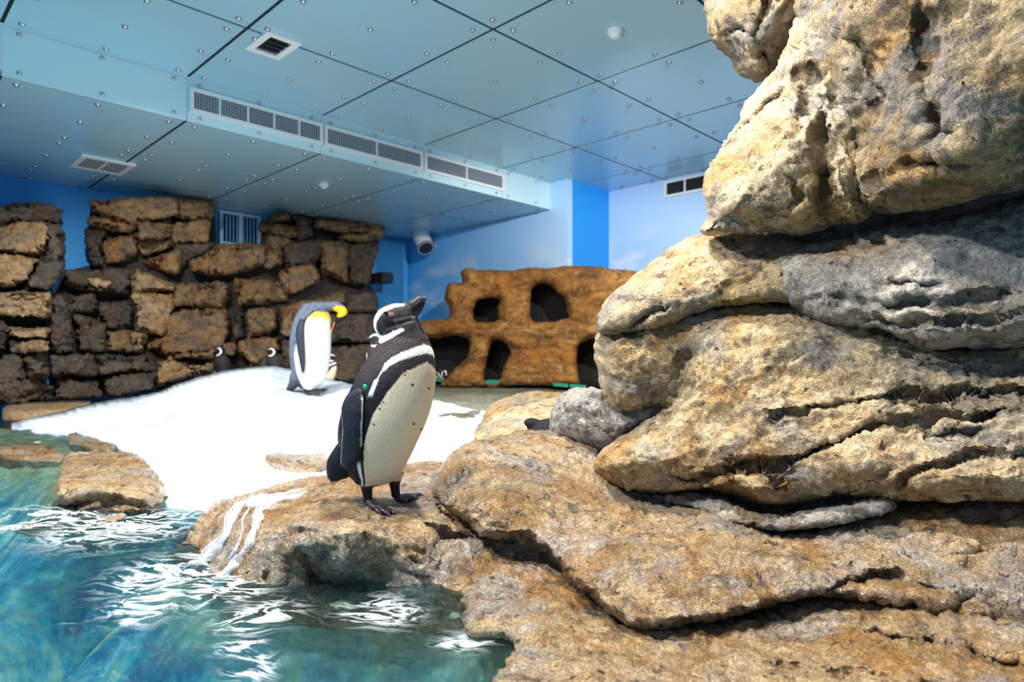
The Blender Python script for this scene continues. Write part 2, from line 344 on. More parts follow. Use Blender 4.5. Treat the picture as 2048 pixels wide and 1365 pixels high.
def relief(name, poly, ctrl, mat, parent=None, T=0.1, R=50, step=6, TB=None, cracks=(), holes=(), down=None,
           amp=0.02, scale=3.0, fine=0.004, strat=0.0, smooth=True, seed=0, shade=True, depth_fn=None, power=0.5, lumps=(), rug=0.010):
    pl = smooth_poly(poly) if smooth else np.array(poly, float)
    hl = [smooth_poly(h) for h in holes]
    x0, y0 = pl.min(0) - step; x1, y1 = pl.max(0) + step
    xs = np.arange(x0, x1 + step, step); ys = np.arange(y0, y1 + step, step)
    gx, gy = np.meshgrid(xs, ys); pts = np.stack([gx.ravel(), gy.ravel()], 1)
    sd, near = poly_sd(pts, pl)
    for h in hl:
        s2, n2 = poly_sd(pts, h); s2 = -s2; m = s2 < sd; sd = np.where(m, s2, sd); near[m] = n2[m]
    nx, ny = len(xs), len(ys); ins = (sd > 0.3 * step).reshape(ny, nx)
    cell = ins[:-1, :-1] & ins[:-1, 1:] & ins[1:, :-1] & ins[1:, 1:]
    jj, ii = np.nonzero(cell); idx = jj * nx + ii
    Q = np.stack([idx, idx + nx, idx + nx + 1, idx + 1], 1)
    cnt = np.bincount(Q.ravel(), minlength=nx * ny); used = cnt > 0
    remap = -np.ones(nx * ny, int); remap[used] = np.arange(used.sum()); Q = remap[Q]
    pts, sd, near, cnt = pts[used], sd[used], near[used], cnt[used]
    bd = cnt < 4
    mv = bd & (sd < 1.8 * step)
    pts = np.where(mv[:, None], near, pts); sd = np.where(bd, 0, sd)
    base = depth_fn(pts) if depth_fn else 1.0 / tps(ctrl)(pts)
    k = np.clip(sd / R, 0, 1); prof = (1 - (1 - k) ** 2) ** power
    front = base - T * prof
    p3 = np.hstack([pts, np.zeros((len(pts), 1))])
    wob = np.stack([fbm(p3 / 60.0 + 3, 3), fbm(p3 / 60.0 + 17, 3)], 1) * 13
    for line, w, dep in cracks:
        ln = np.array(line, float); ends = np.minimum(np.linalg.norm(pts - ln[0], axis=1), np.linalg.norm(pts - ln[-1], axis=1))
        d = line_dist(pts + wob, line); wv = w * np.clip(0.75 + 0.7 * perlin(p3 / 45.0 + 9), 0.35, 1.5) * np.clip(0.35 + ends / 60, 0, 1)
        front = front + dep * np.clip(0.8 + 0.6 * perlin(p3 / 70.0), 0.3, 1.3) * np.clip(ends / 40 + 0.15, 0, 1) * np.exp(-(d / wv) ** 2) * np.clip(sd / 6, 0, 1)
    for cx, cy, rx, ry, dep in lumps:
        front = front - dep * np.exp(-((pts[:, 0] - cx) / rx) ** 2 - ((pts[:, 1] - cy) / ry) ** 2) * np.clip(sd / 10, 0, 1)
    front = np.maximum(front, 0.3)
    VF = P(pts[:, 0], pts[:, 1], front)
    nrm = normals(VF, Q)
    off = np.array([seed * 3.1, seed * 1.7, seed * 2.3])
    wp = VF + 0.05 * np.stack([fbm(VF * 7 + off + k, 2) for k in (0, 20, 40)], 1)
    dsp = amp * fbm(VF * scale + off, 3) + fine * fbm(VF * 38 + off, 3, 0.6)
    dsp = dsp - rug * (1 - np.minimum(np.abs(perlin(wp * np.array([9, 9, 14]) + off)) * 4.5, 1)) * np.clip(0.5 + perlin(VF * 4 + off + 8) * 2, 0, 1)
    dsp = dsp - rug * 0.45 * (1 - np.minimum(np.abs(perlin(wp * np.array([26, 26, 34]) + off)) * 4, 1)) + rug * 0.5 * fbm(wp * 20 + off, 3, 0.6)
    if strat:
        rr = VF @ np.array([[1, 0, 0.12], [0, 1, 0.1], [-0.12, -0.1, 1]]).T
        q = rr * np.array([2.2, 2.2, 17]) + 0.35 * fbm(VF * 5 + off, 2)[:, None]
        a = perlin(q + off); dsp = dsp - strat * np.abs(a) ** 0.7 + strat * 0.4
    VF = VF + nrm * (dsp * np.where(bd, 0.6, 1))[:, None]
    n = len(VF)
    if down is None:
        TBv = T if TB is None else TB
        VB = P(pts[:, 0], pts[:, 1], base + TBv * prof + (0.02 if TBv > 0 else 0) * prof)
        mp = np.where(bd, np.arange(n), -1); nb_ = int((~bd).sum()); mp[~bd] = n + np.arange(nb_)
        V = np.vstack([VF, VB[~bd]]); QB = mp[Q][:, ::-1]
        allb = bd[Q].all(1); QQ = np.vstack([Q, QB[~allb]])
    else:
        VB = VF.copy(); VB[:, 2] = np.minimum(CZ + down, VF[:, 2] - 0.01)
        e = np.concatenate([Q[:, [0, 1]], Q[:, [1, 2]], Q[:, [2, 3]], Q[:, [3, 0]]])
        key = np.sort(e, 1); _, inv, c = np.unique(key[:, 0] * n + key[:, 1], return_inverse=True, return_counts=True)
        be = e[c[inv] == 1]
        side = np.stack([be[:, 1], be[:, 0], be[:, 0] + n, be[:, 1] + n], 1)
        V = np.vstack([VF, VB]); QQ = np.vstack([Q, Q[:, ::-1] + n, side])
    o = fast_mesh(name, V, QQ, mat, parent, smooth=shade)
    return o

# ------------------------------------------------------------------ room shell
HC, HS = 2.27, 1.922             # ceiling and lowered ceiling above the eye
VS = 5.60                         # soffit face
UA, UB, VC, VW = 6.43, 7.32, 5.32, 8.68
GU, GV, G = 3.143, 3.265, 1.199
ZF = -0.385                       # back platform
WATER = -0.55; FLOOR = -1.10

def wall(name, mat, u0, u1, v0, v1, z0=FLOOR, z1=HC + 0.05):
    c = UV((u0 + u1) / 2, (v0 + v1) / 2, z0)
    bm = bmesh.new(); bm_box(bm, ((0, 0, (z1 - z0) / 2)), DU * abs(u1 - u0) / 2, DV * abs(v1 - v0) / 2, DZ * (z1 - z0) / 2)
    o = bm_obj(name, bm, mat); o.location = c; return tag(o, kind='structure')
M['wall_a'] = None
# wall mural materials: gradient along the wall in object X (wall origin at its centre)
def mural(name, deep, pale, a, b, cloud):
    t = NT(name); sep = t.n.new('ShaderNodeSeparateXYZ'); t.link(t.co, sep.inputs[0])
    x = t.math('MULTIPLY', t.math('ADD', sep.outputs['X'], a), b)
    g = t.ramp(x, [(0.0, deep), (1.0, pale)])
    cl = t.noise(1.4, 5, 0.5, vec=t.mapping((1, 1, 2.0)))
    zz = t.ramp(t.math('MULTIPLY', sep.outputs['Z'], 0.3), [(0.72, 1), (0.86, 0)])
    f = t.math('MULTIPLY', t.ramp(cl, [(0.46, 0), (0.62, 1)]), zz)
    f = t.math('MULTIPLY', f, cloud)
    t.base(t.mix(f, g, (0.85, 0.87, 0.92))); t.rough(0.5); return t.m
wall('wall_right', mural('mural_right', (0.48, 0.70, 1.0), (0.58, 0.76, 1.0), 0.5, 0.6, 1.0), UB, UB + 0.15, 0.2, VC)
wall('wall_return', M['wall_deep'], UA + 0.1, UB + 0.15, VC, VC + 0.12)
wall('wall_back_right', mural('mural_middle', (0.05, 0.42, 0.92), (0.46, 0.70, 1.0), 1.2, 0.42, 0.4), UA, UA + 0.1, VC, VW)
wall('wall_back', plain('blue_paint', (0.02, 0.32, 0.80), 0.55), -4.6, UA, VW, VW + 0.12)
wall('wall_left', plain('blue_paint_left', (0.02, 0.32, 0.80), 0.55), -4.75, -4.6, 2.2, VW + 0.12)

bolt_me = None
def make_bolt():
    bm = bmesh.new(); bmesh.ops.create_uvsphere(bm, u_segments=10, v_segments=6, radius=0.022)
    bmesh.ops.delete(bm, geom=[v for v in bm.verts if v.co.z > 0.002], context='VERTS')
    bmesh.ops.scale(bm, vec=(1, 1, 0.8), verts=bm.verts)
    me = bpy.data.meshes.new('bolt'); bm.to_mesh(me); bm.free(); me.shade_smooth(); me.materials.append(M['bolt']); return me
bolt_me = make_bolt()
def add_bolt(parent, loc_local, rot=None):
    o = bpy.data.objects.new('bolt', bolt_me); COL.objects.link(o); o.parent = parent; o.location = loc_local
    if rot is not None: o.rotation_euler = rot
    return o
def visible(u, v, h, pad=250):
    p = UV(u, v, h)
    if p.y < 0.4: return False
    px = 1024 + F * p.x / p.y; py = HY - F * h / p.y
    return -pad < px < 2048 + pad and -pad < py < 1365
def ceiling(name, us, vs, h, mat, umax_fn):
    root = empty(name, UV(0, 0, h), kind='structure')
    bm = bmesh.new()
    c = UV(0, 0, h)
    uvbox(bm, us[0], us[-1], vs[0], vs[-1], h + 0.010, h + 0.04)
    put(bm_obj('ceiling_backing', bm, M['seam']), root)
    cache = {}
    for i in range(len(us) - 1):
        for j in range(len(vs) - 1):
            u0, u1, v0, v1 = us[i], us[i + 1], vs[j], vs[j + 1]
            u1 = min(u1, umax_fn((v0 + v1) / 2))
            if u1 - u0 < 0.12: continue
            if not any(visible(a, b, h) for a in (u0, u1, (u0 + u1) / 2) for b in (v0, v1, (v0 + v1) / 2)): continue
            key = (round(u1 - u0, 3), round(v1 - v0, 3))
            if key not in cache:
                bm = bmesh.new(); g = 0.012
                bm_box(bm, (0, 0, 0.004), DU * (key[0] / 2 - g), DV * (key[1] / 2 - g), DZ * 0.004)
                me = bpy.data.meshes.new('ceiling_panel'); bmesh.ops.recalc_face_normals(bm, faces=bm.faces); bm.to_mesh(me); bm.free(); me.materials.append(mat); cache[key] = me
            p = bpy.data.objects.new('ceiling_panel', cache[key]); COL.objects.link(p); p.parent = root
            p.location = UV((u0 + u1) / 2, (v0 + v1) / 2, h) - UV(0, 0, h)
            du, dv = (u1 - u0) / 2 - 0.1, (v1 - v0) / 2 - 0.1
            for a in (-1, 0, 1):
                for b in (-1, 0, 1):
                    if (a == 0 and du < 0.3) or (b == 0 and dv < 0.3): continue
                    add_bolt(p, DU * du * a + DV * dv * b + Vector((0, 0, -0.001)))
    return root
us = [GU + G * k for k in range(-6, 4)]; us = [u for u in us if u < UB - 0.1] + [UB]
vs = [GV + 1.2017 * k for k in range(-3, 2)] + [VS]
ceiling('ceiling', us, vs, HC, M['panel'], lambda v: UA if v > VC else UB)
us2 = [GU + G * k for k in range(-6, 3)] + [UA]
ceiling('ceiling_lowered', us2, [VS + 0.02, 6.90, 8.14, VW], HS, M['panel'], lambda v: UA)
# soffit face
so = empty('ceiling_soffit', UV(0, VS, HS), kind='structure')
for i in range(len(us2) - 1):
    u0, u1 = us2[i], us2[i + 1]
    bm = bmesh.new(); uvbox(bm, u0 + 0.003, u1 - 0.003, VS, VS + 0.015, HS - 0.002, HC)
    p = put(bm_obj('soffit_panel', bm, M['soffit']), so)
    for a in (0.1, 0.6, 1.1):
        for z in (HS + 0.04, HC - 0.04):
            if u0 + a < u1 - 0.05:
                b = bpy.data.objects.new('bolt', bolt_me); COL.objects.link(b); b.parent = p
                b.matrix_parent_inverse = Matrix.Translation(-Vector(so.location)) if False else Matrix.Identity(4)
                b.location = UV(u0 + a, VS - 0.001, z)
                b.rotation_euler = (-math.pi / 2, 0, TH); b.scale = (0.8, 0.8, 0.8)

# ------------------------------------------------------------------ vents, detectors, fittings
def soffit_vent(px0, px1, sections, label):
    u0 = on_v(px0, 300, VS)[0]; u1 = on_v(px1, 300, VS)[0]; z0, z1 = HS + 0.075, HC - 0.075
    root = empty('air_vent', UV((u0 + u1) / 2, VS, z0), label, 'vent', 'long air vents on the soffit')
    w = 0.03
    bm = bmesh.new(); uvbox(bm, u0 + w, u1 - w, VS - 0.006, VS - 0.002, z0 + w, z1 - w); put(bm_obj('vent_backing', bm, M['vent_dark']), root)
    bm = bmesh.new()
    for a, b, c, d in ((u0, u1, z0, z0 + w), (u0, u1, z1 - w, z1), (u0, u0 + w, z0 + w, z1 - w), (u1 - w, u1, z0 + w, z1 - w)):
        uvbox(bm, a, b, VS - 0.03, VS - 0.002, c, d)
    put(bm_obj('vent_frame', bm, M['white']), root)
    for k in range(1, sections):
        uu = u0 + (u1 - u0) * k / sections; bm = bmesh.new(); uvbox(bm, uu - 0.008, uu + 0.008, VS - 0.028, VS - 0.006, z0 + w, z1 - w)
        put(bm_obj('vent_divider', bm, M['white']), root)
    bm = bmesh.new(); n = int((u1 - u0) / 0.024)
    for k in range(1, n):
        uu = u0 + w + (u1 - u0 - 2 * w) * k / n; uvbox(bm, uu - 0.0035, uu + 0.0035, VS - 0.022, VS - 0.008, z0 + w, z1 - w)
    for k in range(1, 7):
        z = z0 + w + (z1 - z0 - 2 * w) * k / 7; uvbox(bm, u0 + w, u1 - w, VS - 0.02, VS - 0.009, z - 0.0032, z + 0.0032)
    put(bm_obj('vent_grille', bm, M['grey_metal']), root)
soffit_vent(378, 643, 5, 'long white soffit vent of five grid sections above the barred window')
soffit_vent(647, 843, 2, 'long white soffit vent between the five-section vent and the end vent')
soffit_vent(847, 1006, 2, 'white soffit vent at the end of the row, closest to the blue wall')

def ceil_vent(corner_px, h, label, open_):
    q = np.array([on_c(x, y, h) for x, y in corner_px]); u0, v0 = q.min(0); u1, v1 = q.max(0)
    root = empty('ceiling_vent', UV((u0 + u1) / 2, (v0 + v1) / 2, h), label, 'vent')
    w = 0.05
    bm = bmesh.new(); uvbox(bm, u0 + w, u1 - w, v0 + w, v1 - w, h - 0.004, h - 0.001); put(bm_obj('vent_backing', bm, M['vent_dark'] if open_ else M['grey_metal']), root)
    bm = bmesh.new()
    for a, b, c, d in ((u0, u1, v0, v0 + w), (u0, u1, v1 - w, v1), (u0, u0 + w, v0 + w, v1 - w), (u1 - w, u1, v0 + w, v1 - w)):
        uvbox(bm, a, b, c, d, h - 0.02, h - 0.001)
    put(bm_obj('vent_frame', bm, M['white']), root)
    n = 4 if open_ else 14
    for k in range(1, n):
        v = v0 + w + (v1 - v0 - 2 * w) * k / n; bm = bmesh.new()
        bm_box(bm, UV((u0 + u1) / 2, v, h - 0.012), DU * ((u1 - u0) / 2 - w), DV * 0.004 + DZ * 0.006, (DZ * 0.001))
        put(bm_obj('vent_slat', bm, M['grey_metal'] if not open_ else M['vent_dark']), root)
    if not open_:
        bm = bmesh.new(); uu = (u0 + u1) / 2; uvbox(bm, uu - 0.012, uu + 0.012, v0 + w, v1 - w, h - 0.02, h - 0.001); put(bm_obj('vent_divider', bm, M['white']), root)
ceil_vent([(532, 60), (604, 84), (496, 95)], HC, 'square white ceiling vent with a dark open middle', True)
ceil_vent([(163, 308), (272, 329), (143, 331)], HS, 'rectangular two-pane louvred vent in the lowered ceiling', False)

def detector(px, py, h, label, s=1.0):
    u, v = on_c(px, py, h - 0.03); c = UV(u, v, h)
    root = empty('smoke_detector', c, label, 'detector', 'white domed ceiling detectors')
    bm = bmesh.new(); bm_cyl(bm, c + Vector((0, 0, -0.0005)), c + Vector((0, 0, -0.022 * s)), 0.056 * s, 0.052 * s, 24); put(bm_obj('detector_base', bm, M['white']), root)
    bm = bmesh.new(); bmesh.ops.create_uvsphere(bm, u_segments=24, v_segments=12, radius=0.042 * s, matrix=Matrix.Translation(c + Vector((0, 0, -0.022 * s))) @ Matrix.Diagonal((1, 1, 0.8, 1)))
    put(bm_obj('detector_dome', bm, M['white'], smooth=True), root)
    bm = bmesh.new(); bm_cyl(bm, c + Vector((0.052 * s, 0.01, -0.004)), c + Vector((0.052 * s, 0.01, -0.03 * s)), 0.013 * s); put(bm_obj('cable_gland', bm, M['grey_metal']), root)
detector(1230, 70, HC, 'white domed detector on the high ceiling')
detector(118, 378, HS, 'white domed detector on the lowered ceiling beside the two-pane louvred vent')
detector(648, 374, HS, 'white domed detector on the lowered ceiling above the stone wall')

# wall vent on the right mural wall
v1, z1 = on_u(1330, 352, UB); v0, _ = on_u(1418, 350, UB); _, z0 = on_u(1330, 397, UB); z1 = on_u(1330, 366, UB)[1] + 0.01
root = empty('wall_vent', UV(UB, (v0 + v1) / 2, z0), 'white framed dark louvred vent high on the pale blue wall', 'vent')
bm = bmesh.new()
for a, b, c, d in ((v0, v1, z0, z0 + 0.03), (v0, v1, z1 - 0.03, z1), (v0, v0 + 0.035, z0 + 0.03, z1 - 0.03), (v1 - 0.035, v1, z0 + 0.03, z1 - 0.03)):
    uvbox(bm, UB - 0.03, UB - 0.001, a, b, c, d)
put(bm_obj('vent_frame', bm, M['white']), root)
bm = bmesh.new(); uvbox(bm, UB - 0.006, UB - 0.001, v0 + 0.035, v1 - 0.035, z0 + 0.03, z1 - 0.03); put(bm_obj('vent_backing', bm, M['vent_dark']), root)
for k in range(1, 5):
    z = z0 + 0.03 + (z1 - z0 - 0.06) * k / 5; bm = bmesh.new(); uvbox(bm, UB - 0.02, UB - 0.006, v0 + 0.035, v1 - 0.035, z - 0.003, z + 0.003); put(bm_obj('vent_slat', bm, M['vent_dark']), root)
vm = v0 + (v1 - v0) * 0.52; bm = bmesh.new(); uvbox(bm, UB - 0.026, UB - 0.006, vm - 0.01, vm + 0.01, z0 + 0.03, z1 - 0.03); put(bm_obj('vent_divider', bm, M['white']), root)

# barred window in the back wall
u0, z1 = on_v(437, 427, VW); u1, _ = on_v(519, 430, VW); z0 = on_v(480, 494, VW)[1]
z1 = on_v(480, 428, VW)[1]
root = tag(empty('window_1', UV((u0 + u1) / 2, VW, z0)), 'pale blue barred window above the brown stone wall', kind='structure')
w = 0.035; vf = VW - 0.05
bm = bmesh.new()
for a, b, c, d in ((u0, u1, z0, z0 + w), (u0, u1, z1 - w, z1), (u0, u0 + w, z0 + w, z1 - w), (u1 - w, u1, z0 + w, z1 - w)):
    uvbox(bm, a, b, vf, VW - 0.002, c, d)
put(bm_obj('window_frame', bm, M['bar_blue']), root)
bm = bmesh.new(); uvbox(bm, u0 + w, u1 - w, VW - 0.008, VW - 0.002, z0 + w, z1 - w); put(bm_obj('pane', bm, M['glass_dark']), root)
bm = bmesh.new(); um = u0 + (u1 - u0) * 0.5; uvbox(bm, um - 0.02, um + 0.02, vf, VW - 0.008, z0 + w, z1 - w); put(bm_obj('mullion', bm, M['bar_blue']), root)
for k in range(1, 12):
    if k == 6: continue
    uu = u0 + (u1 - u0) * k / 12; bm = bmesh.new(); bm_cyl(bm, UV(uu, vf + 0.02, z0 + w), UV(uu, vf + 0.02, z1 - w), 0.008, seg=8); put(bm_obj('window_bar', bm, M['door_frame']), root)

# door in the back wall beside the corner
u0 = on_v(748, 500, VW)[0]; u1 = on_v(803, 500, VW)[0]; zt = on_v(780, 491, VW)[1]
root = tag(empty('door_1', UV((u0 + u1) / 2, VW, ZF)), 'blue door in the corner beside the brown stone wall', kind='structure')
bm = bmesh.new(); uvbox(bm, u0, u1, VW - 0.02, VW - 0.002, ZF, zt); put(bm_obj('door_leaf', bm, M['door']), root)
bm = bmesh.new()
for a, b, c, d in ((u0 - 0.08, u0, ZF, zt + 0.08), (u1, u1 + 0.08, ZF, zt + 0.08), (u0, u1, zt, zt + 0.08)):
    uvbox(bm, a, b, VW - 0.05, VW - 0.002, c, d)
put(bm_obj('door_frame', bm, M['door_frame']), root)
bm = bmesh.new(); uvbox(bm, u0 + 0.02, u0 + 0.05, VW - 0.06, VW - 0.02, ZF + 1.0, ZF + 1.14); put(bm_obj('door_handle', bm, M['grey_metal']), root)

# security camera on the wall
v, z = on_u(868, 492, UA); c = UV(UA, v, z)
root = empty('security_camera', c, 'white cylindrical camera housing bracketed to the blue wall above the orange rock', 'camera')
n = -DU
bm = bmesh.new(); bm_cyl(bm, c + n * 0.001, c + n * 0.03, 0.07, seg=20); put(bm_obj('wall_plate', bm, M['grey_metal']), root)
bm = bmesh.new(); bm_cyl(bm, c + n * 0.03, c + n * 0.16, 0.028); bm_box(bm, c + n * 0.16, n * 0.03, DV * 0.035, DZ * 0.06); put(bm_obj('bracket', bm, M['grey_metal']), root)
ax = Vector((0.35, -0.55, -0.8)).normalized(); h0 = c + n * 0.22 + Vector((-0.03, 0, 0.14))
bm = bmesh.new(); bm_cyl(bm, h0, h0 + ax * 0.27, 0.13, 0.125, 28); put(bm_obj('housing', bm, M['white']), root)
bm = bmesh.new(); bm_cyl(bm, h0 + ax * 0.265, h0 + ax * 0.30, 0.13, 0.13, 28); put(bm_obj('hood_ring', bm, M['grey_metal']), root)
bm = bmesh.new(); bm_cyl(bm, h0 + ax * 0.30, h0 + ax * 0.304, 0.105, 0.105, 28); put(bm_obj('lens_glass', bm, M['vent_dark']), root)

# ------------------------------------------------------------------ pool floor, platform, water
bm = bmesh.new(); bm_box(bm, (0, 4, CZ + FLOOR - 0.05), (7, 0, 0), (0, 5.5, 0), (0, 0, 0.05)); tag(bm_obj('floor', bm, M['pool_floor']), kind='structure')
n = 90
gx, gy = np.meshgrid(np.linspace(-3.7, 4.6, 160), np.linspace(3.4, 9.6, 120))
z = ZF + 0.02 * fbm(np.stack([gx.ravel() * 1.5, gy.ravel() * 1.5, 0 * gx.ravel()], 1), 3).reshape(gx.shape) - 0.7 * np.clip((4.3 - gy) / 0.9, 0, 1) ** 2 - 0.7 * np.clip((-0.9 - 2.3 * np.clip((gy - 6.2) / 0.4, 0, 1) - gx) / 0.7, 0, 1) ** 2
V = np.stack([gx.ravel(), gy.ravel(), CZ + z.ravel()], 1)
ny, nx = gx.shape; idx = (np.arange(ny - 1)[:, None] * nx + np.arange(nx - 1)[None]).ravel()
tag(fast_mesh('floor_platform', V, np.stack([idx, idx + 1, idx + nx + 1, idx + nx], 1), M['platform']), kind='structure')

rows = np.geomspace(0.75, 8.2, 330); colsx = np.linspace(-0.95, 0.015, 330)
gx = (colsx[None] * rows[:, None]); gy = np.repeat(rows[:, None], len(colsx), 1)
p3 = np.stack([gx.ravel(), gy.ravel() * 1.5, 0 * gx.ravel()], 1)
hgt = 0.022 * fbm(p3 * 3.2 + 0.35 * fbm(p3 * 2 + 5, 2)[:, None], 3) + 0.006 * (1 - np.abs(perlin(p3 * 11 + 2))) ** 2
V = np.stack([gx.ravel(), gy.ravel(), CZ + WATER + hgt], 1)
ny, nx = gx.shape; idx = (np.arange(ny - 1)[:, None] * nx + np.arange(nx - 1)[None]).ravel()
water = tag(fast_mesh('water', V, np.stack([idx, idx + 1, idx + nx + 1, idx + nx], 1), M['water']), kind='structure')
falls = [P(400, 1185, 1309 * .55 / 470)[:2], P(330, 1150, 1309 * .55 / 435)[:2], P(470, 1240, 1309 * .55 / 525)[:2]]
foam_glint = np.zeros(len(V))  # froth by the rocks; outlying spots paint bright reflections into the water
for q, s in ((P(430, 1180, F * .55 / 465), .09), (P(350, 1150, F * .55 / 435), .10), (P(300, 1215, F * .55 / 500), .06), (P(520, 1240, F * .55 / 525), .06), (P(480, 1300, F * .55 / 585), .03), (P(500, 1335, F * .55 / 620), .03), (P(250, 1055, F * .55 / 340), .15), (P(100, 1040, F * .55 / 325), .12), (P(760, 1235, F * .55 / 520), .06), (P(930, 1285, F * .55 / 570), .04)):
    foam_glint = np.maximum(foam_glint, np.exp(-((V[:, 0] - q[0]) ** 2 + (V[:, 1] - q[1]) ** 2) / s ** 2))
a = water.data.attributes.new('foam_glint', 'FLOAT', 'POINT'); a.data.foreach_set('value', foam_glint.astype(np.float32))

# ------------------------------------------------------------------ rock outcrop
oc = empty('rock_outcrop', (1.0, 2.0, CZ + FLOOR), 'tall layered tan rock outcrop rising from the pool beside the standing penguin', 'rock')
def lobe(name, *a, label=None, **k):
    o = relief(name, *a, **k); put(o, oc)
    if label: o['label'] = label
    return o
lobe('rock_core', [(1290, 600), (1440, 500), (1460, 380), (1540, 240), (1600, 60), (1640, -90), (2250, -120), (2250, 1350), (1500, 1250), (1290, 1080), (1240, 900)],
     [(1290, 700, 2.35), (1500, 300, 2.35), (2200, 0, 1.75), (2200, 1300, 1.7), (1300, 1080, 2.1)], M['rock_grey'], T=0.1, R=80, TB=0.5, step=16, seed=1)
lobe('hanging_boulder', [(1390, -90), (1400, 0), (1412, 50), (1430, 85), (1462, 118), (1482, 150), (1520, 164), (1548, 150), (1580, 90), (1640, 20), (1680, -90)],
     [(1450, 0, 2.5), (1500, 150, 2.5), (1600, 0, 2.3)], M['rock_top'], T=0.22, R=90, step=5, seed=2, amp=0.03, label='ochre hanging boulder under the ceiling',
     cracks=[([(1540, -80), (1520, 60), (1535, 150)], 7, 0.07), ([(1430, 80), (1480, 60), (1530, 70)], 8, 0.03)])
lobe('upper_boulder', [(1595, 20), (1560, 105), (1525, 160), (1485, 205), (1470, 250), (1440, 305), (1412, 348), (1405, 390), (1412, 430), (1395, 460), (1412, 476), (1470, 472), (1540, 466), (1600, 474), (1660, 458), (1740, 440), (1760, 300), (1740, 100), (1680, 20)],
     [(1410, 400, 2.02), (1500, 210, 2.1), (1560, 470, 1.9), (1650, 300, 1.9), (1640, 60, 1.95)], M['rock_dry'], T=0.2, R=130, step=5, seed=3, amp=0.03, fine=0.006, strat=0.012, label='pale pitted boulder lobe',
     cracks=[([(1400, 462), (1470, 440), (1540, 452)], 8, 0.03), ([(1620, 120), (1640, 220), (1650, 330), (1655, 440)], 24, 0.13), ([(1555, 170), (1520, 230), (1470, 290)], 8, 0.05), ([(1560, 330), (1600, 400), (1580, 440)], 9, 0.03)],
     lumps=[(1480, 400, 60, 60, 0.05), (1560, 300, 50, 90, 0.05)])
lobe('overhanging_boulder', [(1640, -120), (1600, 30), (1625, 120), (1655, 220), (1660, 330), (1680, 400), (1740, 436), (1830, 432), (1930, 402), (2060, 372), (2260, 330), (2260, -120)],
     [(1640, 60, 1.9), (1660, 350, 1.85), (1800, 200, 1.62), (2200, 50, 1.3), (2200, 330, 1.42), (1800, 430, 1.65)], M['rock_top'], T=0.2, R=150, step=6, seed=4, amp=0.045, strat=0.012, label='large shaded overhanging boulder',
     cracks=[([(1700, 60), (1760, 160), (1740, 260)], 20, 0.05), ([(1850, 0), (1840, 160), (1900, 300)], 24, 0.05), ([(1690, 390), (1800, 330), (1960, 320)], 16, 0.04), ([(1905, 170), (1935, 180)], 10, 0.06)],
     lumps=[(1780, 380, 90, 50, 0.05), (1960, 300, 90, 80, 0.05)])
lobe('shoulder_boulder', [(1196, 640), (1205, 610), (1240, 572), (1290, 532), (1350, 492), (1395, 470), (1480, 462), (1560, 470), (1620, 480), (1640, 540), (1600, 600), (1560, 606), (1480, 612), (1400, 628), (1330, 655), (1250, 668), (1205, 668)],
     [(1200, 640, 2.02), (1400, 480, 2.15), (1560, 480, 2.05), (1500, 610, 1.9), (1300, 650, 1.95)], M['rock_dry'], T=0.13, R=70, step=4.5, seed=5, amp=0.02, strat=0.008, label='pale sloping rock shoulder',
     cracks=[([(1250, 655), (1310, 628), (1345, 610)], 7, 0.05), ([(1420, 600), (1500, 560), (1560, 520)], 10, 0.02)])
lobe('rock_layer', [(1560, 500), (1640, 478), (1760, 452), (1900, 430), (2260, 380), (2260, 700), (2050, 690), (1900, 698), (1850, 700), (1750, 664), (1650, 640), (1580, 612), (1545, 560)],
     [(1560, 560, 1.95), (1700, 460, 1.9), (2200, 420, 1.55), (2200, 680, 1.45), (1850, 690, 1.65), (1650, 640, 1.8)], M['rock_grey'], T=0.16, R=80, step=5.5, seed=6, amp=0.03, strat=0.016, label='grey layer below the overhang',
     cracks=[([(1640, 600), (1760, 610), (1900, 600), (2040, 590)], 12, 0.05), ([(1700, 640), (1850, 650), (2040, 640)], 9, 0.04), ([(1760, 560), (1900, 565)], 8, 0.03)])
lobe('main_boulder', [(1186, 690), (1200, 652), (1250, 640), (1330, 632), (1420, 612), (1520, 600), (1620, 610), (1750, 640), (1900, 680), (2260, 680), (2260, 1010), (2050, 1005), (1900, 1004), (1790, 1002), (1700, 988), (1640, 1006), (1570, 1022), (1530, 1022), (1430, 985), (1330, 985), (1240, 972), (1200, 950), (1192, 925), (1215, 895), (1280, 850), (1320, 812), (1250, 822), (1215, 805), (1190, 740)],
     [(1190, 720, 2.05), (1220, 930, 1.95), (1260, 820, 2.02), (1500, 620, 1.98), (1500, 950, 1.76), (1800, 680, 1.78), (2200, 690, 1.6), (2200, 1000, 1.4), (1800, 1000, 1.58), (1540, 1015, 1.76)], M['rock_dry'], T=0.12, R=55, step=4.5, seed=7, amp=0.028, fine=0.005, strat=0.012, label='broad tan boulder with long cracks',
     cracks=[([(1510, 830), (1600, 828), (1700, 806), (1800, 792), (1980, 782), (2100, 792)], 5, 0.05), ([(1330, 955), (1420, 958), (1480, 935), (1560, 928), (1640, 905), (1750, 855), (1860, 838), (2080, 820)], 7, 0.06),
             ([(1330, 812), (1370, 770), (1372, 720), (1390, 700)], 14, 0.05), ([(1560, 995), (1552, 960), (1550, 940)], 7, 0.04), ([(1780, 985), (1830, 940), (1950, 915), (2100, 905)], 9, 0.05), ([(1860, 860), (1960, 850)], 9, 0.04), ([(1740, 700), (1880, 740), (2080, 730)], 10, 0.03), ([(1640, 1000), (1760, 960), (1790, 940)], 8, 0.03)],
     lumps=[(1270, 720, 70, 60, 0.06), (1290, 910, 80, 35, 0.06), (1700, 930, 80, 40, 0.04), (1510, 985, 45, 28, 0.05), (1450, 720, 120, 60, 0.03), (1950, 950, 120, 30, 0.04)])
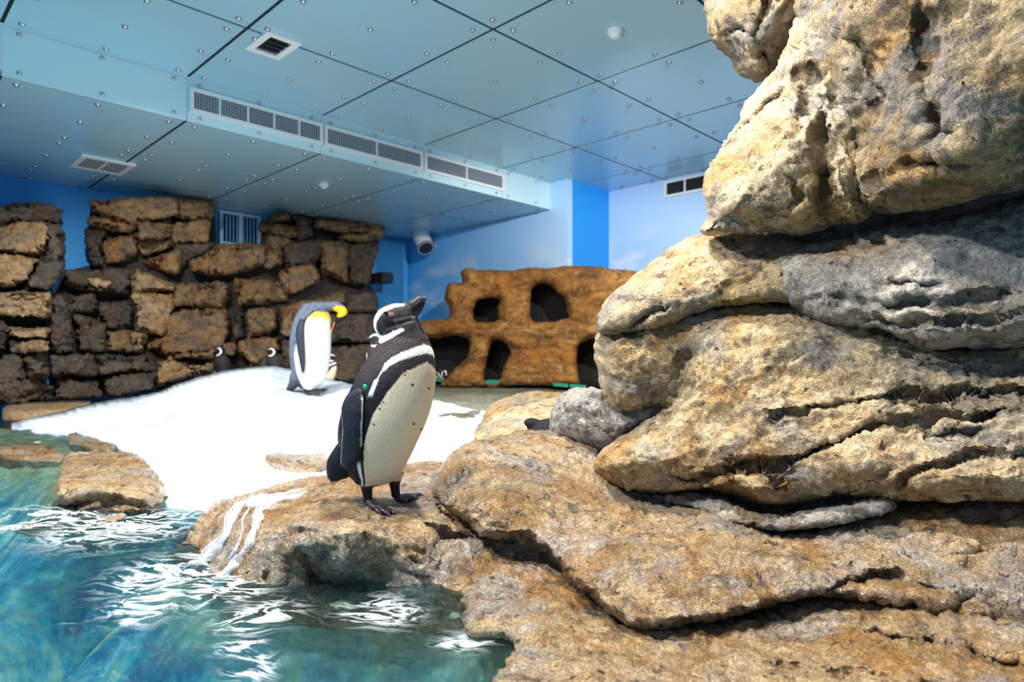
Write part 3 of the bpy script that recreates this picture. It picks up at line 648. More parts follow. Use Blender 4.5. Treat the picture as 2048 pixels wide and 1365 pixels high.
lobe('thin_rock_layer', [(1275, 985), (1340, 985), (1430, 990), (1520, 1025), (1640, 1010), (1740, 995), (1800, 1004), (1760, 1030), (1660, 1056), (1600, 1062), (1540, 1064), (1470, 1060), (1400, 1025), (1330, 1008)],
     [(1280, 990, 1.95), (1500, 1045, 1.67), (1780, 1010, 1.56)], M['rock_grey'], T=0.06, R=30, step=4.5, seed=8, amp=0.024, strat=0.012, label='thin grey layer under the tan boulder',
     cracks=[([(1480, 1050), (1560, 1030), (1650, 1030)], 6, 0.025)])
lobe('small_grey_rock', [(1098, 858), (1104, 815), (1128, 782), (1165, 774), (1205, 778), (1240, 808), (1300, 800), (1345, 808), (1330, 845), (1280, 872), (1235, 898), (1205, 915), (1160, 898), (1110, 884)],
     [(1110, 850, 2.25), (1250, 850, 2.1)], M['rock_grey'], T=0.12, R=60, step=4.5, seed=9, amp=0.012, label='small grey rock')
lobe('wet_boulder', [(852, 990), (880, 935), (930, 893), (1000, 870), (1100, 862), (1180, 880), (1225, 940), (1300, 980), (1400, 1005), (1480, 1045), (1600, 1050), (1720, 1020), (1800, 1000), (2260, 1000), (2260, 1280), (2100, 1262), (1900, 1230), (1750, 1205), (1640, 1195), (1580, 1205), (1480, 1238), (1400, 1252), (1290, 1258), (1225, 1240), (1180, 1200), (1130, 1150), (1105, 1110), (1040, 1085), (960, 1078), (935, 1050), (900, 1030), (865, 1010)],
     [(860, 985, 1.95), (930, 895, 2.1), (1000, 870, 2.2), (1100, 868, 2.25), (1200, 920, 2.1), (1310, 1000, 1.95), (950, 1000, 1.78), (990, 1065, 1.68), (1110, 1105, 1.62), (1200, 1180, 1.42), (1290, 1250, 1.27), (1400, 1248, 1.27), (1450, 1100, 1.56), (1600, 1060, 1.66), (1600, 1200, 1.36), (2200, 1010, 1.45), (2200, 1250, 1.22), (1800, 1100, 1.5), (1300, 1080, 1.62)],
     M['rock_wet'], T=0.08, R=36, step=4.5, seed=10, amp=0.02, fine=0.005, strat=0.006, label='wet ochre boulder sloping to the pool',
     cracks=[([(1030, 985), (1080, 1000), (1060, 1010)], 8, 0.03), ([(1000, 1060), (1060, 1080), (1105, 1100)], 10, 0.05), ([(1640, 1190), (1700, 1160), (1800, 1150), (1900, 1180)], 9, 0.04), ([(1850, 1230), (1960, 1200), (2080, 1240)], 9, 0.05), ([(1900, 1120), (2080, 1110)], 12, 0.03), ([(1680, 1130), (1760, 1110)], 9, 0.03)],
     lumps=[(1000, 1000, 60, 50, 0.04), (1210, 1120, 80, 60, 0.05), (1750, 1100, 100, 50, 0.04)])
lobe('rock_apron', [(930, 1215), (925, 1190), (960, 1130), (1010, 1095), (1100, 1100), (1190, 1200), (1290, 1240), (1450, 1230), (1600, 1190), (1750, 1195), (1900, 1220), (2260, 1260), (2260, 1560), (860, 1560), (960, 1400), (1030, 1300), (1000, 1275), (945, 1272), (930, 1245)],
     [(935, 1230, 1.41), (1010, 1110, 1.74), (1150, 1160, 1.60), (1290, 1240, 1.36), (1030, 1300, 1.19), (980, 1400, 1.03), (1000, 1550, 0.84), (1450, 1240, 1.36), (1500, 1400, 1.0), (1600, 1200, 1.44), (2200, 1270, 1.16), (2200, 1540, 0.8)], M['rock_wet'], T=0.05, R=30, step=5, seed=11, amp=0.016, fine=0.005, strat=0.006, TB=0.2,
     label='wet rock apron running down into the water', cracks=[([(945, 1265), (990, 1272), (1040, 1262)], 6, 0.03), ([(1700, 1260), (1850, 1290), (2080, 1340)], 9, 0.04), ([(1500, 1330), (1700, 1340), (1900, 1380)], 9, 0.02)])

lobe('rock_core', [(950, 1040), (1100, 1080), (1300, 1180), (1650, 1150), (2200, 1180), (2200, 1330), (1650, 1270), (1250, 1300), (1100, 1240), (970, 1200)],
     [(1000, 1100, 1.95), (1300, 1240, 1.62), (1650, 1220, 1.62), (2200, 1250, 1.45)], M['rock_wet'], T=0.03, R=20, TB=0.2, step=12, seed=13)
lg = relief('rock_ledge', [(330, 1115), (365, 1085), (395, 1040), (430, 1005), (500, 985), (570, 965), (640, 950), (760, 935), (890, 925), (960, 990), (1000, 1070), (1010, 1120), (960, 1200), (945, 1260), (800, 1270), (620, 1255), (500, 1230), (400, 1180)],
     [(335, 1112, 1.86), (400, 1045, 2.0), (440, 1000, 2.25), (560, 968, 2.16), (760, 940, 2.3), (880, 930, 2.35), (480, 1030, 1.85), (540, 1040, 1.72), (650, 1030, 1.68), (757, 1040, 1.66), (740, 1000, 1.80), (820, 985, 1.93), (860, 1040, 1.70), (620, 1070, 1.58), (700, 1085, 1.56), (800, 1080, 1.58), (630, 1150, 1.64), (760, 1155, 1.61), (700, 1165, 1.64), (690, 1110, 1.57), (880, 1130, 1.60), (960, 1110, 1.66), (440, 1110, 1.74), (500, 1180, 1.58), (600, 1200, 1.56), (760, 1210, 1.53), (900, 1200, 1.54), (760, 1262, 1.44), (940, 1255, 1.46), (500, 1225, 1.52)],
     M['rock_wet'], T=0.012, R=14, TB=0.5, step=4.5, seed=12, amp=0.008, fine=0.004, strat=0.005,
     cracks=[([(560, 1065), (600, 1060), (640, 1075)], 10, 0.03), ([(600, 1120), (640, 1160), (720, 1180), (800, 1190)], 16, 0.05), ([(520, 1110), (540, 1170), (530, 1190)], 8, 0.03), ([(850, 1060), (900, 1070), (950, 1090)], 12, 0.08), ([(810, 1110), (850, 1130)], 9, 0.03), ([(850, 1005), (905, 1030), (930, 1062)], 5, 0.06)],
     lumps=[(700, 1060, 70, 22, 0.03), (680, 1130, 40, 30, 0.04), (460, 1080, 22, 70, 0.02)])
tag(lg, 'low wet brown rock ledge with small falls, under the standing penguin', 'rock')

# streams over the ledge, resting on its surface
dg = None
from mathutils.bvhtree import BVHTree
def bvh_of(o):
    me = o.data; return BVHTree.FromPolygons([v.co.copy() for v in me.vertices], [tuple(p.vertices) for p in me.polygons])
bl = bvh_of(lg)
def stream(line, w0, w1, label):
    line = np.array(line, float); seg = np.linalg.norm(np.diff(line, axis=0), axis=1); s = np.concatenate([[0], np.cumsum(seg)]); n = 46
    t = np.linspace(0, s[-1], n); cx = np.interp(t, s, line[:, 0]); cy = np.interp(t, s, line[:, 1])
    V = []; m = 9
    org = Vector((0, 0, CZ)); last = 1.7
    for i in range(n):
        a = max(i - 1, 0); b = min(i + 1, n - 1); d = np.array([cx[b] - cx[a], cy[b] - cy[a]]); d /= np.linalg.norm(d) + 1e-9; nn = np.array([-d[1], d[0]])
        w = np.interp(i / (n - 1), [0, 0.15, 0.5, 1], [w0 * 0.6, w0, w0 * 0.8, w1]) * (1 + 0.25 * math.sin(i * 0.7) + 0.1 * math.sin(i * 1.9))
        for j in range(m):
            k = j / (m - 1) * 2 - 1; q = np.array([cx[i], cy[i]]) + nn * k * w
            p = P(q[0], q[1], 1.0); dirv = (Vector(p) - org).normalized(); hit = bl.ray_cast(org, dirv)
            if hit[0] is not None: last = hit[0].y; pos = hit[0] + hit[1] * (0.004 + 0.006 * (1 - k * k)) if hit[1].dot(dirv) < 0 else hit[0] - hit[1] * (0.004 + 0.006 * (1 - k * k))
            else: pos = Vector(P(q[0], q[1], last))
            V.append(pos)
    Q = [(i * m + j, i * m + j + 1, (i + 1) * m + j + 1, (i + 1) * m + j) for i in range(n - 1) for j in range(m - 1)]
    o = mesh_obj('water_stream', V, Q, M['stream'])
    kk = np.tile(np.linspace(-1, 1, m), n); tt = np.repeat(t / 22.0, m); en = np.repeat(np.minimum(np.linspace(0, 8, n), 1) * np.minimum(np.linspace(8, 0, n) + 0.3, 1), m)
    fv = np.stack([kk * 0.16 * w0 + line[0, 0], tt * 0.55, tt * 0], 1).astype(np.float32)
    o.data.attributes.new('flow', 'FLOAT_VECTOR', 'POINT').data.foreach_set('vector', fv.ravel())
    o.data.attributes.new('film', 'FLOAT', 'POINT').data.foreach_set('value', ((1 - kk ** 4) * en).astype(np.float32))
    tag(o, label, 'water', 'thin falls over the rock ledge'); return o
stream([(620, 985), (540, 1002), (480, 1012), (462, 1040), (450, 1075), (425, 1105), (385, 1135), (345, 1158), (310, 1168)], 13, 16, 'wide white stream spilling off the ledge, broken by bare rock beside it')
stream([(560, 1008), (520, 1020), (512, 1060), (498, 1095), (470, 1130), (440, 1165), (415, 1186)], 10, 13, 'white stream running down the ledge next to its dark undercut face')
stream([(500, 1015), (490, 1040), (488, 1070), (476, 1100), (462, 1120)], 3, 3, 'thin trickle between two wider white streams on the ledge')

# low rocks in the pool and behind the ledge
def C5(l): return [(x * .2344, 780 + y * .2344) for x, y in l]
tag(relief('pool_rock', C5([(505, 740), (545, 595), (620, 535), (900, 520), (1150, 540), (1270, 640), (1360, 740), (1430, 900), (1430, 1020), (1320, 1070), (1150, 1090), (700, 1120), (480, 1100), (445, 960), (470, 860)]),
     [(130, 910, 3.15), (270, 905, 3.2), (120, 955, 2.52), (220, 960, 2.48), (300, 950, 2.62), (110, 975, 2.38), (200, 985, 2.33), (290, 985, 2.36), (115, 1030, 2.42), (200, 1030, 2.38), (320, 1020, 2.42), (335, 1000, 2.5)],
     M['rock_wet'], T=0.03, R=16, TB=0.3, step=4, seed=21, amp=0.008, cracks=[([(115, 1010), (180, 1005), (230, 1000), (290, 1012)], 12, 0.08)]), 'flat-topped wet brown rock in the pool beside the snow bank', 'rock')
tag(relief('pool_rock', C5([(120, 1180), (300, 1110), (480, 1075), (1050, 1010), (1100, 1060), (900, 1190), (600, 1215), (400, 1270), (130, 1220)]), [(60, 1055, 2.14), (240, 1030, 2.28), (200, 1060, 2.1), (100, 1070, 2.06)], M['rock_grey'], T=0.03, R=20, TB=0.15, step=4, seed=22, amp=0.006), 'low pale rock shelf washed by water below the flat-topped rock', 'rock')
tag(relief('pool_rock', C5([(0, 480), (110, 470), (300, 462), (450, 490), (545, 560), (470, 620), (300, 610), (150, 585), (0, 575)]), [(0, 890, 3.75), (0, 915, 3.5), (110, 890, 3.85), (70, 912, 3.5), (120, 920, 3.4)], M['rock_wet'], T=0.03, R=12, down=-0.70, step=4, seed=23, amp=0.008), 'low ochre rock breaking the water beyond the flat-topped rock', 'rock')
tag(relief('pool_rock', C5([(560, 395), (700, 345), (1000, 335), (1080, 390), (1000, 480), (900, 520), (750, 470), (620, 440)]), [(135, 875, 4.2), (240, 860, 4.6), (210, 898, 3.75), (170, 885, 4.0)], M['rock_wet'], T=0.04, R=14, down=-0.66, step=4, seed=24, amp=0.01), 'low mossy brown rock at the edge of the snow bank', 'rock')
tag(relief('pool_rock', [(20, 808), (100, 802), (185, 804), (170, 815), (90, 826), (10, 828)], [(20, 812, 6.05), (180, 806, 6.2), (60, 825, 5.75)], M['stone_pale'], T=0.03, R=8, down=-0.70, step=4, seed=25, amp=0.008), 'narrow tan ledge at the foot of the dark stone wall', 'rock')
tag(relief('pool_rock', [(528, 915), (548, 905), (590, 908), (640, 905), (665, 915), (668, 932), (640, 938), (600, 937), (560, 930)], [(530, 915, 2.85), (640, 905, 3.0), (600, 945, 2.45), (660, 940, 2.5)], M['rock_wet'], T=0.04, R=16, down=-0.58, step=4, seed=26, amp=0.008), 'brown rock poking out of the snow behind the standing penguin', 'rock')
tag(relief('pool_rock', [(950, 885), (960, 840), (985, 808), (1040, 786), (1110, 784), (1190, 800), (1225, 880), (1225, 955), (1120, 965), (1010, 950)], [(960, 860, 3.1), (1050, 788, 3.7), (1190, 800, 3.6), (1000, 885, 2.68), (1150, 890, 2.64), (1010, 950, 2.40), (1200, 955, 2.38)], M['rock_dry'], T=0.05, R=26, TB=0.3, step=4, seed=27, amp=0.012, strat=0.006), 'streaked pale tan rock between the snow bank and the small grey rock', 'rock')

def bed_material():
    # tan rock on the shallow shelves, blue-green pool paint mottled with painted caustic light on the slopes and bottom
    t = NT('pool_bed'); sep = t.n.new('ShaderNodeSeparateXYZ'); t.link(t.co, sep.inputs[0])
    rock = t.ramp(t.noise(7, 8, 0.68, dist=0.6), [(0.32, (0.36, 0.30, 0.16)), (0.45, (0.62, 0.47, 0.22)), (0.56, (0.80, 0.68, 0.42)), (0.68, (0.46, 0.52, 0.40))])
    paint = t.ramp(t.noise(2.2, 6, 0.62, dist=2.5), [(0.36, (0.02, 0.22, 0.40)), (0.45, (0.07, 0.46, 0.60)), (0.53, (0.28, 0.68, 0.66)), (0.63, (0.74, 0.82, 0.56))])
    h = t.math('ADD', t.math('SUBTRACT', sep.outputs['Z'], CZ - 0.80), t.math('MULTIPLY', t.math('SUBTRACT', t.noise(5, 5, 0.6), 0.5), 0.25))
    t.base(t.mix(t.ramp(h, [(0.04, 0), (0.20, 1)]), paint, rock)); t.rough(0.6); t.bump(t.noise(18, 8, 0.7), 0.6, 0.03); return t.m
def to_xy(l, z=0.58): return np.array([((x - 1024) / F * F * z / (y - HY), F * z / (y - HY)) for x, y in l])
gx, gy = np.meshgrid(np.arange(-4.6, 0.5, 0.022), np.arange(0.85, 6.4, 0.022)); q = np.stack([gx.ravel(), gy.ravel()], 1)
z = np.full(len(q), -9.0); nn = np.hstack([q, 0 * q[:, :1]])
for l, top, slope in (([(-200, 850), (140, 860), (250, 885), (345, 940), (345, 1010), (120, 1015), (95, 950), (40, 935), (-200, 930)], -0.575, 1.0),
                      ([(60, 848), (985, 850), (985, 900), (600, 970), (420, 1005), (340, 1010), (260, 905)], -0.60, 1.2),
                      ([(360, 1110), (420, 1170), (560, 1195), (760, 1205), (940, 1230), (1040, 1290), (1000, 1330), (1100, 1365), (1100, 950), (600, 960), (430, 1020)], -0.59, 1.0)):
    sd, _ = poly_sd(q, to_xy(l)); z = np.maximum(z, top - slope * np.clip(-sd, 0, None) - 0.05 * np.clip(-sd * 6, 0, 1))
z = np.maximum(z + 0.022 * fbm(nn * 5, 4), FLOOR - 0.03)
V = np.stack([gx.ravel(), gy.ravel(), CZ + z], 1); ny, nx = gx.shape; idx = (np.arange(ny - 1)[:, None] * nx + np.arange(nx - 1)[None]).ravel()
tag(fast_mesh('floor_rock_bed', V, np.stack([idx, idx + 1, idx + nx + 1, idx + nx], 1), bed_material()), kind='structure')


# snow bank
snow = relief('snow_bank', [(15, 854), (60, 838), (150, 816), (230, 799), (300, 788), (350, 769), (400, 754), (440, 743), (490, 735), (550, 733), (600, 742), (640, 752), (690, 766), (740, 774), (800, 786), (870, 800), (930, 815), (985, 830), (985, 872), (940, 890), (880, 910), (800, 935), (700, 955), (600, 970), (500, 990), (420, 1010), (338, 1018), (325, 960), (300, 932), (262, 915), (240, 893), (180, 874), (100, 866)],
     [(15, 854, 5.1), (100, 866, 4.6), (240, 890, 3.85), (335, 1008, 2.42), (330, 940, 3.0), (500, 980, 2.42), (700, 948, 2.48), (880, 906, 2.85), (980, 860, 3.6), (985, 832, 4.4), (610, 792, 5.45), (540, 735, 6.5), (440, 745, 6.3), (340, 772, 6.1), (200, 806, 6.0), (880, 802, 5.4), (750, 776, 6.0), (500, 860, 3.7), (300, 850, 4.6), (800, 850, 3.7)],
     M['snow'], T=0.03, R=14, step=4.5, down=WATER - 0.05, rug=0.003, seed=30, amp=0.014, scale=5, fine=0.004, lumps=[(410, 868, 16, 9, -0.10)])
tag(snow, 'bright white snow bank that the king penguin stands on', 'snow')

# ------------------------------------------------------------------ stone wall at the back
def C3(l): return [(x * .4004, 370 + y * .4004) for x, y in l]
def v_depth(v0, gx=0.0, gy=0.0, c=(0, 0)):
    def f(p):
        rx = (p[:, 0] - 1024) / F; return v0 / (-rx * ST + CT) + gx * (p[:, 0] - c[0]) + gy * (p[:, 1] - c[1])
    return f
sw = empty('stone_wall', UV(3.6, 8.2, FLOOR), 'tall brown dry-stacked stone wall behind the snow bank and king penguin', 'rock wall')
lp = empty('stone_pile', UV(0.6, 7.6, FLOOR), 'stacked sunlit stone pillar next to the blue gap beside the brown stone wall', 'rock wall')
rs = random.Random(5)
def stone(parent, pts, v0, mat, T=0.16, seed=0):
    q = C3(pts); c = np.mean(q, 0); hx, hy = np.ptp(q, axis=0) / 2; kx, ky = min(1, 26 / hx), min(1, 26 / hy)
    o = relief('stone', [(c[0] + (x - c[0]) * 1.09 , c[1] + (y - c[1]) * 1.09) for x, y in q], None, mat, T=T, R=4 + rs.random() * 4, TB=0.25, step=3.6, smooth=False, seed=seed, amp=0.05, scale=3.2, fine=0.012, rug=0.03,
               strat=0.03, depth_fn=v_depth(v0 + rs.uniform(-0.12, 0.12), rs.uniform(-0.0055, 0.0055) * kx, rs.uniform(-0.006, 0.003) * ky, c), power=0.7)
    co = np.zeros(len(o.data.vertices) * 3, np.float32); o.data.vertices.foreach_get('co', co); co = co.reshape(-1, 3)
    ex = np.maximum(-co[:, 0] * ST + co[:, 1] * CT - (VW - 0.06), 0); co[:, 0] += ex * ST; co[:, 1] -= ex * CT
    o.data.vertices.foreach_set('co', co.ravel()); o.data.update()
    put(o, parent)
D, S_, PL = M['stone_dark'], M['stone'], M['stone_pale']
for i, (m, pts) in enumerate([
    (D, [(0, 95), (250, 95), (310, 140), (305, 200), (240, 205), (0, 170)]),
    (PL, [(0, 160), (240, 185), (250, 225), (230, 340), (150, 350), (0, 330)]),
    (PL, [(0, 335), (150, 350), (210, 350), (130, 470), (60, 500), (0, 520)]),
    (D, [(240, 205), (305, 200), (320, 400), (300, 450), (240, 520), (130, 500), (210, 350)]),
    (PL, [(0, 530), (240, 540), (240, 660), (0, 660)]),
    (PL, [(30, 705), (240, 715), (240, 770), (45, 765)]), (PL, [(45, 775), (240, 778), (235, 830), (60, 840)]),
    (D, [(0, 670), (40, 680), (50, 840), (0, 850)]),
    (D, [(0, 850), (100, 850), (140, 960), (60, 1000), (0, 1000)]), (D, [(0, 1010), (140, 970), (240, 1000), (250, 1085), (0, 1095)]),
    (D, [(110, 850), (230, 845), (240, 960), (150, 960)])]):
    stone(lp, [(x if x > 0 else -170 - 12 * (i % 3), y) for x, y in pts], 7.7, m, 0.2, 100 + i)
for i, (m, pts) in enumerate([
    (S_, [(460, 75), (870, 60), (880, 150), (830, 160), (690, 195), (650, 220), (600, 190), (470, 150), (455, 110)]), (S_, [(880, 70), (1060, 90), (1075, 150), (1045, 180), (880, 170)]),
    (S_, [(450, 160), (560, 165), (690, 195), (640, 235), (540, 225), (450, 200)]), (S_, [(680, 180), (830, 155), (870, 180), (860, 260), (700, 270)]), (S_, [(860, 185), (1040, 180), (1035, 290), (870, 290), (840, 270)]),
    (D, [(430, 220), (530, 220), (510, 300), (520, 400), (450, 390), (430, 300)]), (S_, [(510, 290), (680, 240), (690, 330), (650, 370), (530, 400)]), (S_, [(700, 270), (850, 260), (870, 310), (800, 330), (720, 350), (690, 330)]),
    (S_, [(700, 370), (860, 330), (900, 320), (890, 450), (720, 410)]), (D, [(860, 300), (1090, 290), (960, 380), (900, 440), (880, 400)]), (S_, [(960, 390), (1090, 300), (1330, 300), (1310, 400), (1250, 420), (1130, 460), (970, 430)]),
    (S_, [(1330, 300), (1340, 250), (1440, 250), (1480, 300), (1410, 320), (1410, 390), (1340, 420), (1310, 400)]), (S_, [(1350, 150), (1440, 140), (1450, 180), (1340, 190)]), (S_, [(1300, 190), (1490, 200), (1480, 260), (1340, 250), (1300, 240)]),
    (S_, [(1570, 170), (1820, 170), (1830, 230), (1700, 240), (1580, 215)]), (S_, [(1830, 180), (1920, 190), (1910, 270), (1840, 285), (1640, 270), (1700, 245), (1830, 235)]), (D, [(1430, 280), (1600, 270), (1640, 330), (1560, 400), (1430, 420), (1420, 330)]),
    (S_, [(1600, 290), (1730, 290), (1740, 495), (1610, 440)]), (D, [(1735, 290), (1895, 300), (1840, 490), (1745, 498)]), (S_, [(1390, 420), (1570, 390), (1600, 450), (1590, 490), (1440, 550), (1400, 480)]),
    (D, [(1450, 140), (1560, 170), (1570, 260), (1490, 270), (1490, 200)]),
    (D, [(330, 420), (690, 415), (650, 480), (640, 550), (450, 530), (330, 500)]), (PL, [(440, 465), (560, 475), (550, 525), (450, 505)]), (PL, [(650, 450), (690, 420), (890, 500), (880, 530), (670, 540)]), (S_, [(890, 500), (1130, 490), (1140, 560), (1110, 610), (870, 600), (880, 530)]),
    (PL, [(670, 545), (870, 540), (860, 620), (820, 740), (680, 730)]), (S_, [(840, 650), (900, 620), (1120, 620), (1130, 740), (1090, 820), (860, 860), (740, 800), (830, 740)]), (PL, [(660, 740), (740, 740), (720, 840), (670, 830)]), (S_, [(520, 730), (660, 720), (670, 840), (540, 830)]),
    (D, [(360, 640), (520, 700), (530, 830), (380, 820)]), (D, [(500, 600), (660, 580), (660, 720), (520, 720)]), (D, [(300, 560), (480, 540), (490, 640), (360, 640), (310, 640)]),
    (S_, [(1170, 480), (1410, 480), (1440, 580), (1200, 600)]), (S_, [(1230, 620), (1370, 620), (1390, 720), (1240, 760)]), (D, [(1165, 660), (1225, 650), (1230, 760), (1170, 770)]), (S_, [(1195, 775), (1390, 760), (1400, 830), (1260, 900), (1200, 830)]),
    (S_, [(1080, 790), (1190, 790), (1170, 850), (1000, 860)]), (PL, [(790, 880), (1080, 880), (1050, 945), (860, 985), (785, 1020)]), (S_, [(940, 830), (1070, 830), (1060, 872), (800, 875)]),
    (S_, [(1450, 600), (1720, 530), (1730, 600), (1640, 640), (1480, 680)]), (S_, [(1400, 620), (1470, 600), (1460, 760), (1400, 750)]), (D, [(1730, 540), (1880, 530), (1880, 620), (1730, 640)]), (D, [(1640, 650), (1880, 640), (1880, 780), (1640, 790)]), (D, [(1600, 800), (1880, 790), (1880, 980), (1600, 980)]),
    (D, [(1260, 870), (1400, 840), (1460, 920), (1260, 930)]), (S_, [(1470, 690), (1630, 650), (1630, 800), (1480, 820)]), (D, [(1410, 770), (1590, 810), (1590, 960), (1420, 930)]),
    (D, [(258, 850), (480, 840), (500, 950), (262, 960)]), (D, [(490, 850), (760, 860), (770, 930), (500, 950)]), (D, [(262, 960), (500, 955), (520, 1060), (268, 1080)]), (D, [(510, 950), (780, 940), (780, 1030), (530, 1060)]), (D, [(256, 560), (320, 560), (360, 650), (370, 830), (258, 830)])]):
    stone(sw, pts, 8.05, m, 0.17, 200 + i)
for par, pts, v0 in ((sw, [(455, 85), (1070, 85), (1080, 300), (1300, 300), (1310, 150), (1910, 180), (1890, 300), (1840, 480), (1870, 530), (1870, 985), (1400, 960), (700, 1040), (262, 1080), (262, 560), (335, 430), (455, 400), (440, 230)], 8.3),
                     (lp, [(-160, 100), (300, 110), (310, 400), (240, 540), (235, 990), (250, 1085), (-160, 1100)], 8.0)):
    put(relief('wall_core', C3(pts), None, M['core'], T=0.02, R=10, TB=0.2, step=10, smooth=False, amp=0.0, fine=0, rug=0, depth_fn=v_depth(v0)), par)
bm = bmesh.new(); ub0, zb0 = on_v(753, 566, 8.2); ub1, zb1 = on_v(776, 548, 8.2); uvbox(bm, ub0, ub1, 8.05, 8.4, zb0, zb1)
bmesh.ops.bevel(bm, geom=bm.edges[:], offset=0.012, segments=2, affect='EDGES')
jb = bm_obj('equipment_box', bm, M['black_box']); tag(jb, 'small black box fixed at the end of the stone wall by the blue door', 'box')

# ------------------------------------------------------------------ orange cave rock
def C4(l): return [(860 + x * .27839, 500 + y * .27839) for x, y in l]
cr = empty('cave_rock', (0.4, 7.8, CZ + ZF), 'orange cave rock riddled with dark nesting holes by the blue wall', 'rock')
def cdep(p): return 8.55 - (p[:, 0] - 840) * 0.0031
holes = [C4(h) for h in ([(310, 470), (320, 390), (360, 355), (480, 350), (500, 380), (480, 410), (490, 480), (505, 500), (440, 525), (330, 520)], [(720, 330), (735, 270), (800, 240), (880, 260), (930, 320), (970, 350), (990, 440), (1000, 490), (920, 508), (790, 515), (735, 500), (720, 420)],
                         [(-40, 660), (60, 632), (160, 625), (268, 650), (270, 760), (210, 830), (140, 900), (100, 940), (-40, 945)], [(420, 740), (450, 670), (510, 650), (550, 690), (575, 745), (540, 800), (520, 880), (500, 935), (400, 940), (400, 850)], [(1060, 720), (1110, 660), (1190, 640), (1260, 700), (1280, 970), (1100, 965), (1070, 880)])]
outl = C4([(-90, 520), (60, 500), (130, 480), (130, 400), (105, 350), (130, 240), (225, 235), (225, 165), (260, 135), (330, 140), (460, 142), (640, 138), (800, 128), (960, 122), (1080, 112), (1200, 118), (1365, 140), (1700, 160), (2300, 190), (2450, 300), (2480, 1010), (1900, 1000), (1365, 985), (1000, 980), (600, 975), (300, 990), (100, 985), (-40, 970), (-110, 960), (-120, 700)])
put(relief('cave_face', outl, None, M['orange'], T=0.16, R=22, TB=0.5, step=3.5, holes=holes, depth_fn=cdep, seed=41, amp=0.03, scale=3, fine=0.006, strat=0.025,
     cracks=[(C4([(560, 690), (720, 700), (850, 670), (930, 710), (1050, 720)]), 4, 0.06), (C4([(280, 660), (400, 665)]), 4, 0.05), (C4([(100, 510), (400, 545), (620, 540), (900, 530), (1190, 540)]), 5, 0.05), (C4([(500, 460), (720, 460)]), 4, 0.04), (C4([(520, 900), (800, 890), (1000, 900)]), 4, 0.03)],
     lumps=[(C4([(600, 600)])[0] + (90, 14, 0.08)), (C4([(200, 570)])[0] + (60, 14, 0.08)), (C4([(1150, 300)])[0] + (50, 60, 0.1))]), cr)
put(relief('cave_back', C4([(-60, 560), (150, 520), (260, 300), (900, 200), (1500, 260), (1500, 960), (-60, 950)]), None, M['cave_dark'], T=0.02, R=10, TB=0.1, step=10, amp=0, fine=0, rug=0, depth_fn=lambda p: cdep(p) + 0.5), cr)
for i, (pts) in enumerate(([(-40, 915), (110, 915), (95, 945), (-40, 948)], [(385, 945), (420, 935), (505, 935), (500, 962), (385, 966)], [(810, 955), (900, 955), (1150, 975), (1200, 995), (1100, 1000), (830, 975)])):
    o = relief('turf_mat', C4(pts), None, M['green_mat'], T=0.03, R=5, TB=0.15, step=3, smooth=False, amp=0.004, rug=0, depth_fn=lambda p: cdep(p) - 0.16, seed=50 + i)
    tag(o, ['green turf mat in the low cave mouth of the orange rock, under the resting penguin', 'green turf mat at the narrow upright cave mouth of the orange rock', 'long green turf mat along the foot of the orange rock'][i], 'mat')

# ------------------------------------------------------------------ penguins
def ring_loft(rings, seg=40):
    """rings: (centre, axis_a, axis_b) vectors -> verts, faces (closed)"""
    V, Fc = [], []
    for c, a, b in rings:
        for k in range(seg):
            t = 2 * math.pi * k / seg; V.append(c + a * math.cos(t) + b * math.sin(t))
    n = len(rings)
    for i in range(n - 1):
        for k in range(seg):
            k2 = (k + 1) % seg; Fc.append((i * seg + k, i * seg + k2, (i + 1) * seg + k2, (i + 1) * seg + k))
    Fc.append(tuple(range(seg))[::-1]); Fc.append(tuple((n - 1) * seg + k for k in range(seg)))
    return V, Fc
def chain(pts, seg=28, sub=5):
    """pts: (x, z, r, rdepth[, y]) in image-plane units; smooth tapering tube"""
    p = np.array([(q[0], q[1], q[2], q[3], q[4] if len(q) > 4 else 0) for q in pts], float)
    P2 = np.vstack([2 * p[0] - p[1], p, 2 * p[-1] - p[-2]]); out = []
    for i in range(1, len(P2) - 2):
        for s in np.arange(sub) / sub:
            p0, p1, p2, p3 = P2[i - 1], P2[i], P2[i + 1], P2[i + 2]
            out.append(0.5 * ((2 * p1) + (p2 - p0) * s + (2 * p0 - 5 * p1 + 4 * p2 - p3) * s ** 2 + (3 * p1 - p0 - 3 * p2 + p3) * s ** 3))
    out.append(p[-1]); out = np.array(out); out[:, 2:4] = np.maximum(out[:, 2:4], 0.3)
    rings = []
    for i in range(len(out)):
        a, b = out[max(i - 1, 0)], out[min(i + 1, len(out) - 1)]
        d = Vector((b[0] - a[0], b[4] - a[4], b[1] - a[1])).normalized()
        n = Vector((d.z, 0, -d.x)); n = n.normalized() if n.length > 1e-6 else Vector((1, 0, 0))
        y = d.cross(n).normalized()
        rings.append((Vector((out[i, 0], out[i, 4], out[i, 1])), n * out[i, 2], y * out[i, 3]))
    return ring_loft(rings, seg)
def hrings(rows, hdk, seg=48):
    """rows: (z, left, right); horizontal rings"""
    r = np.array(rows, float); zz = np.linspace(r[0, 0], r[-1, 0], 60)
    s = np.sign(r[-1, 0] - r[0, 0]); o = np.argsort(r[:, 0]); L = np.interp(zz, r[o, 0], r[o, 1]); Rr = np.interp(zz, r[o, 0], r[o, 2])
    k = np.ones(5) / 5
    for _ in range(2):
        L[2:-2] = np.convolve(L, k, 'valid'); Rr[2:-2] = np.convolve(Rr, k, 'valid')
    return ring_loft([(Vector(((a + b) / 2, 0, z)), Vector(((b - a) / 2, 0, 0)), Vector((0, (b - a) / 2 * hdk, 0))) for z, a, b in zip(zz, L, Rr)], seg)
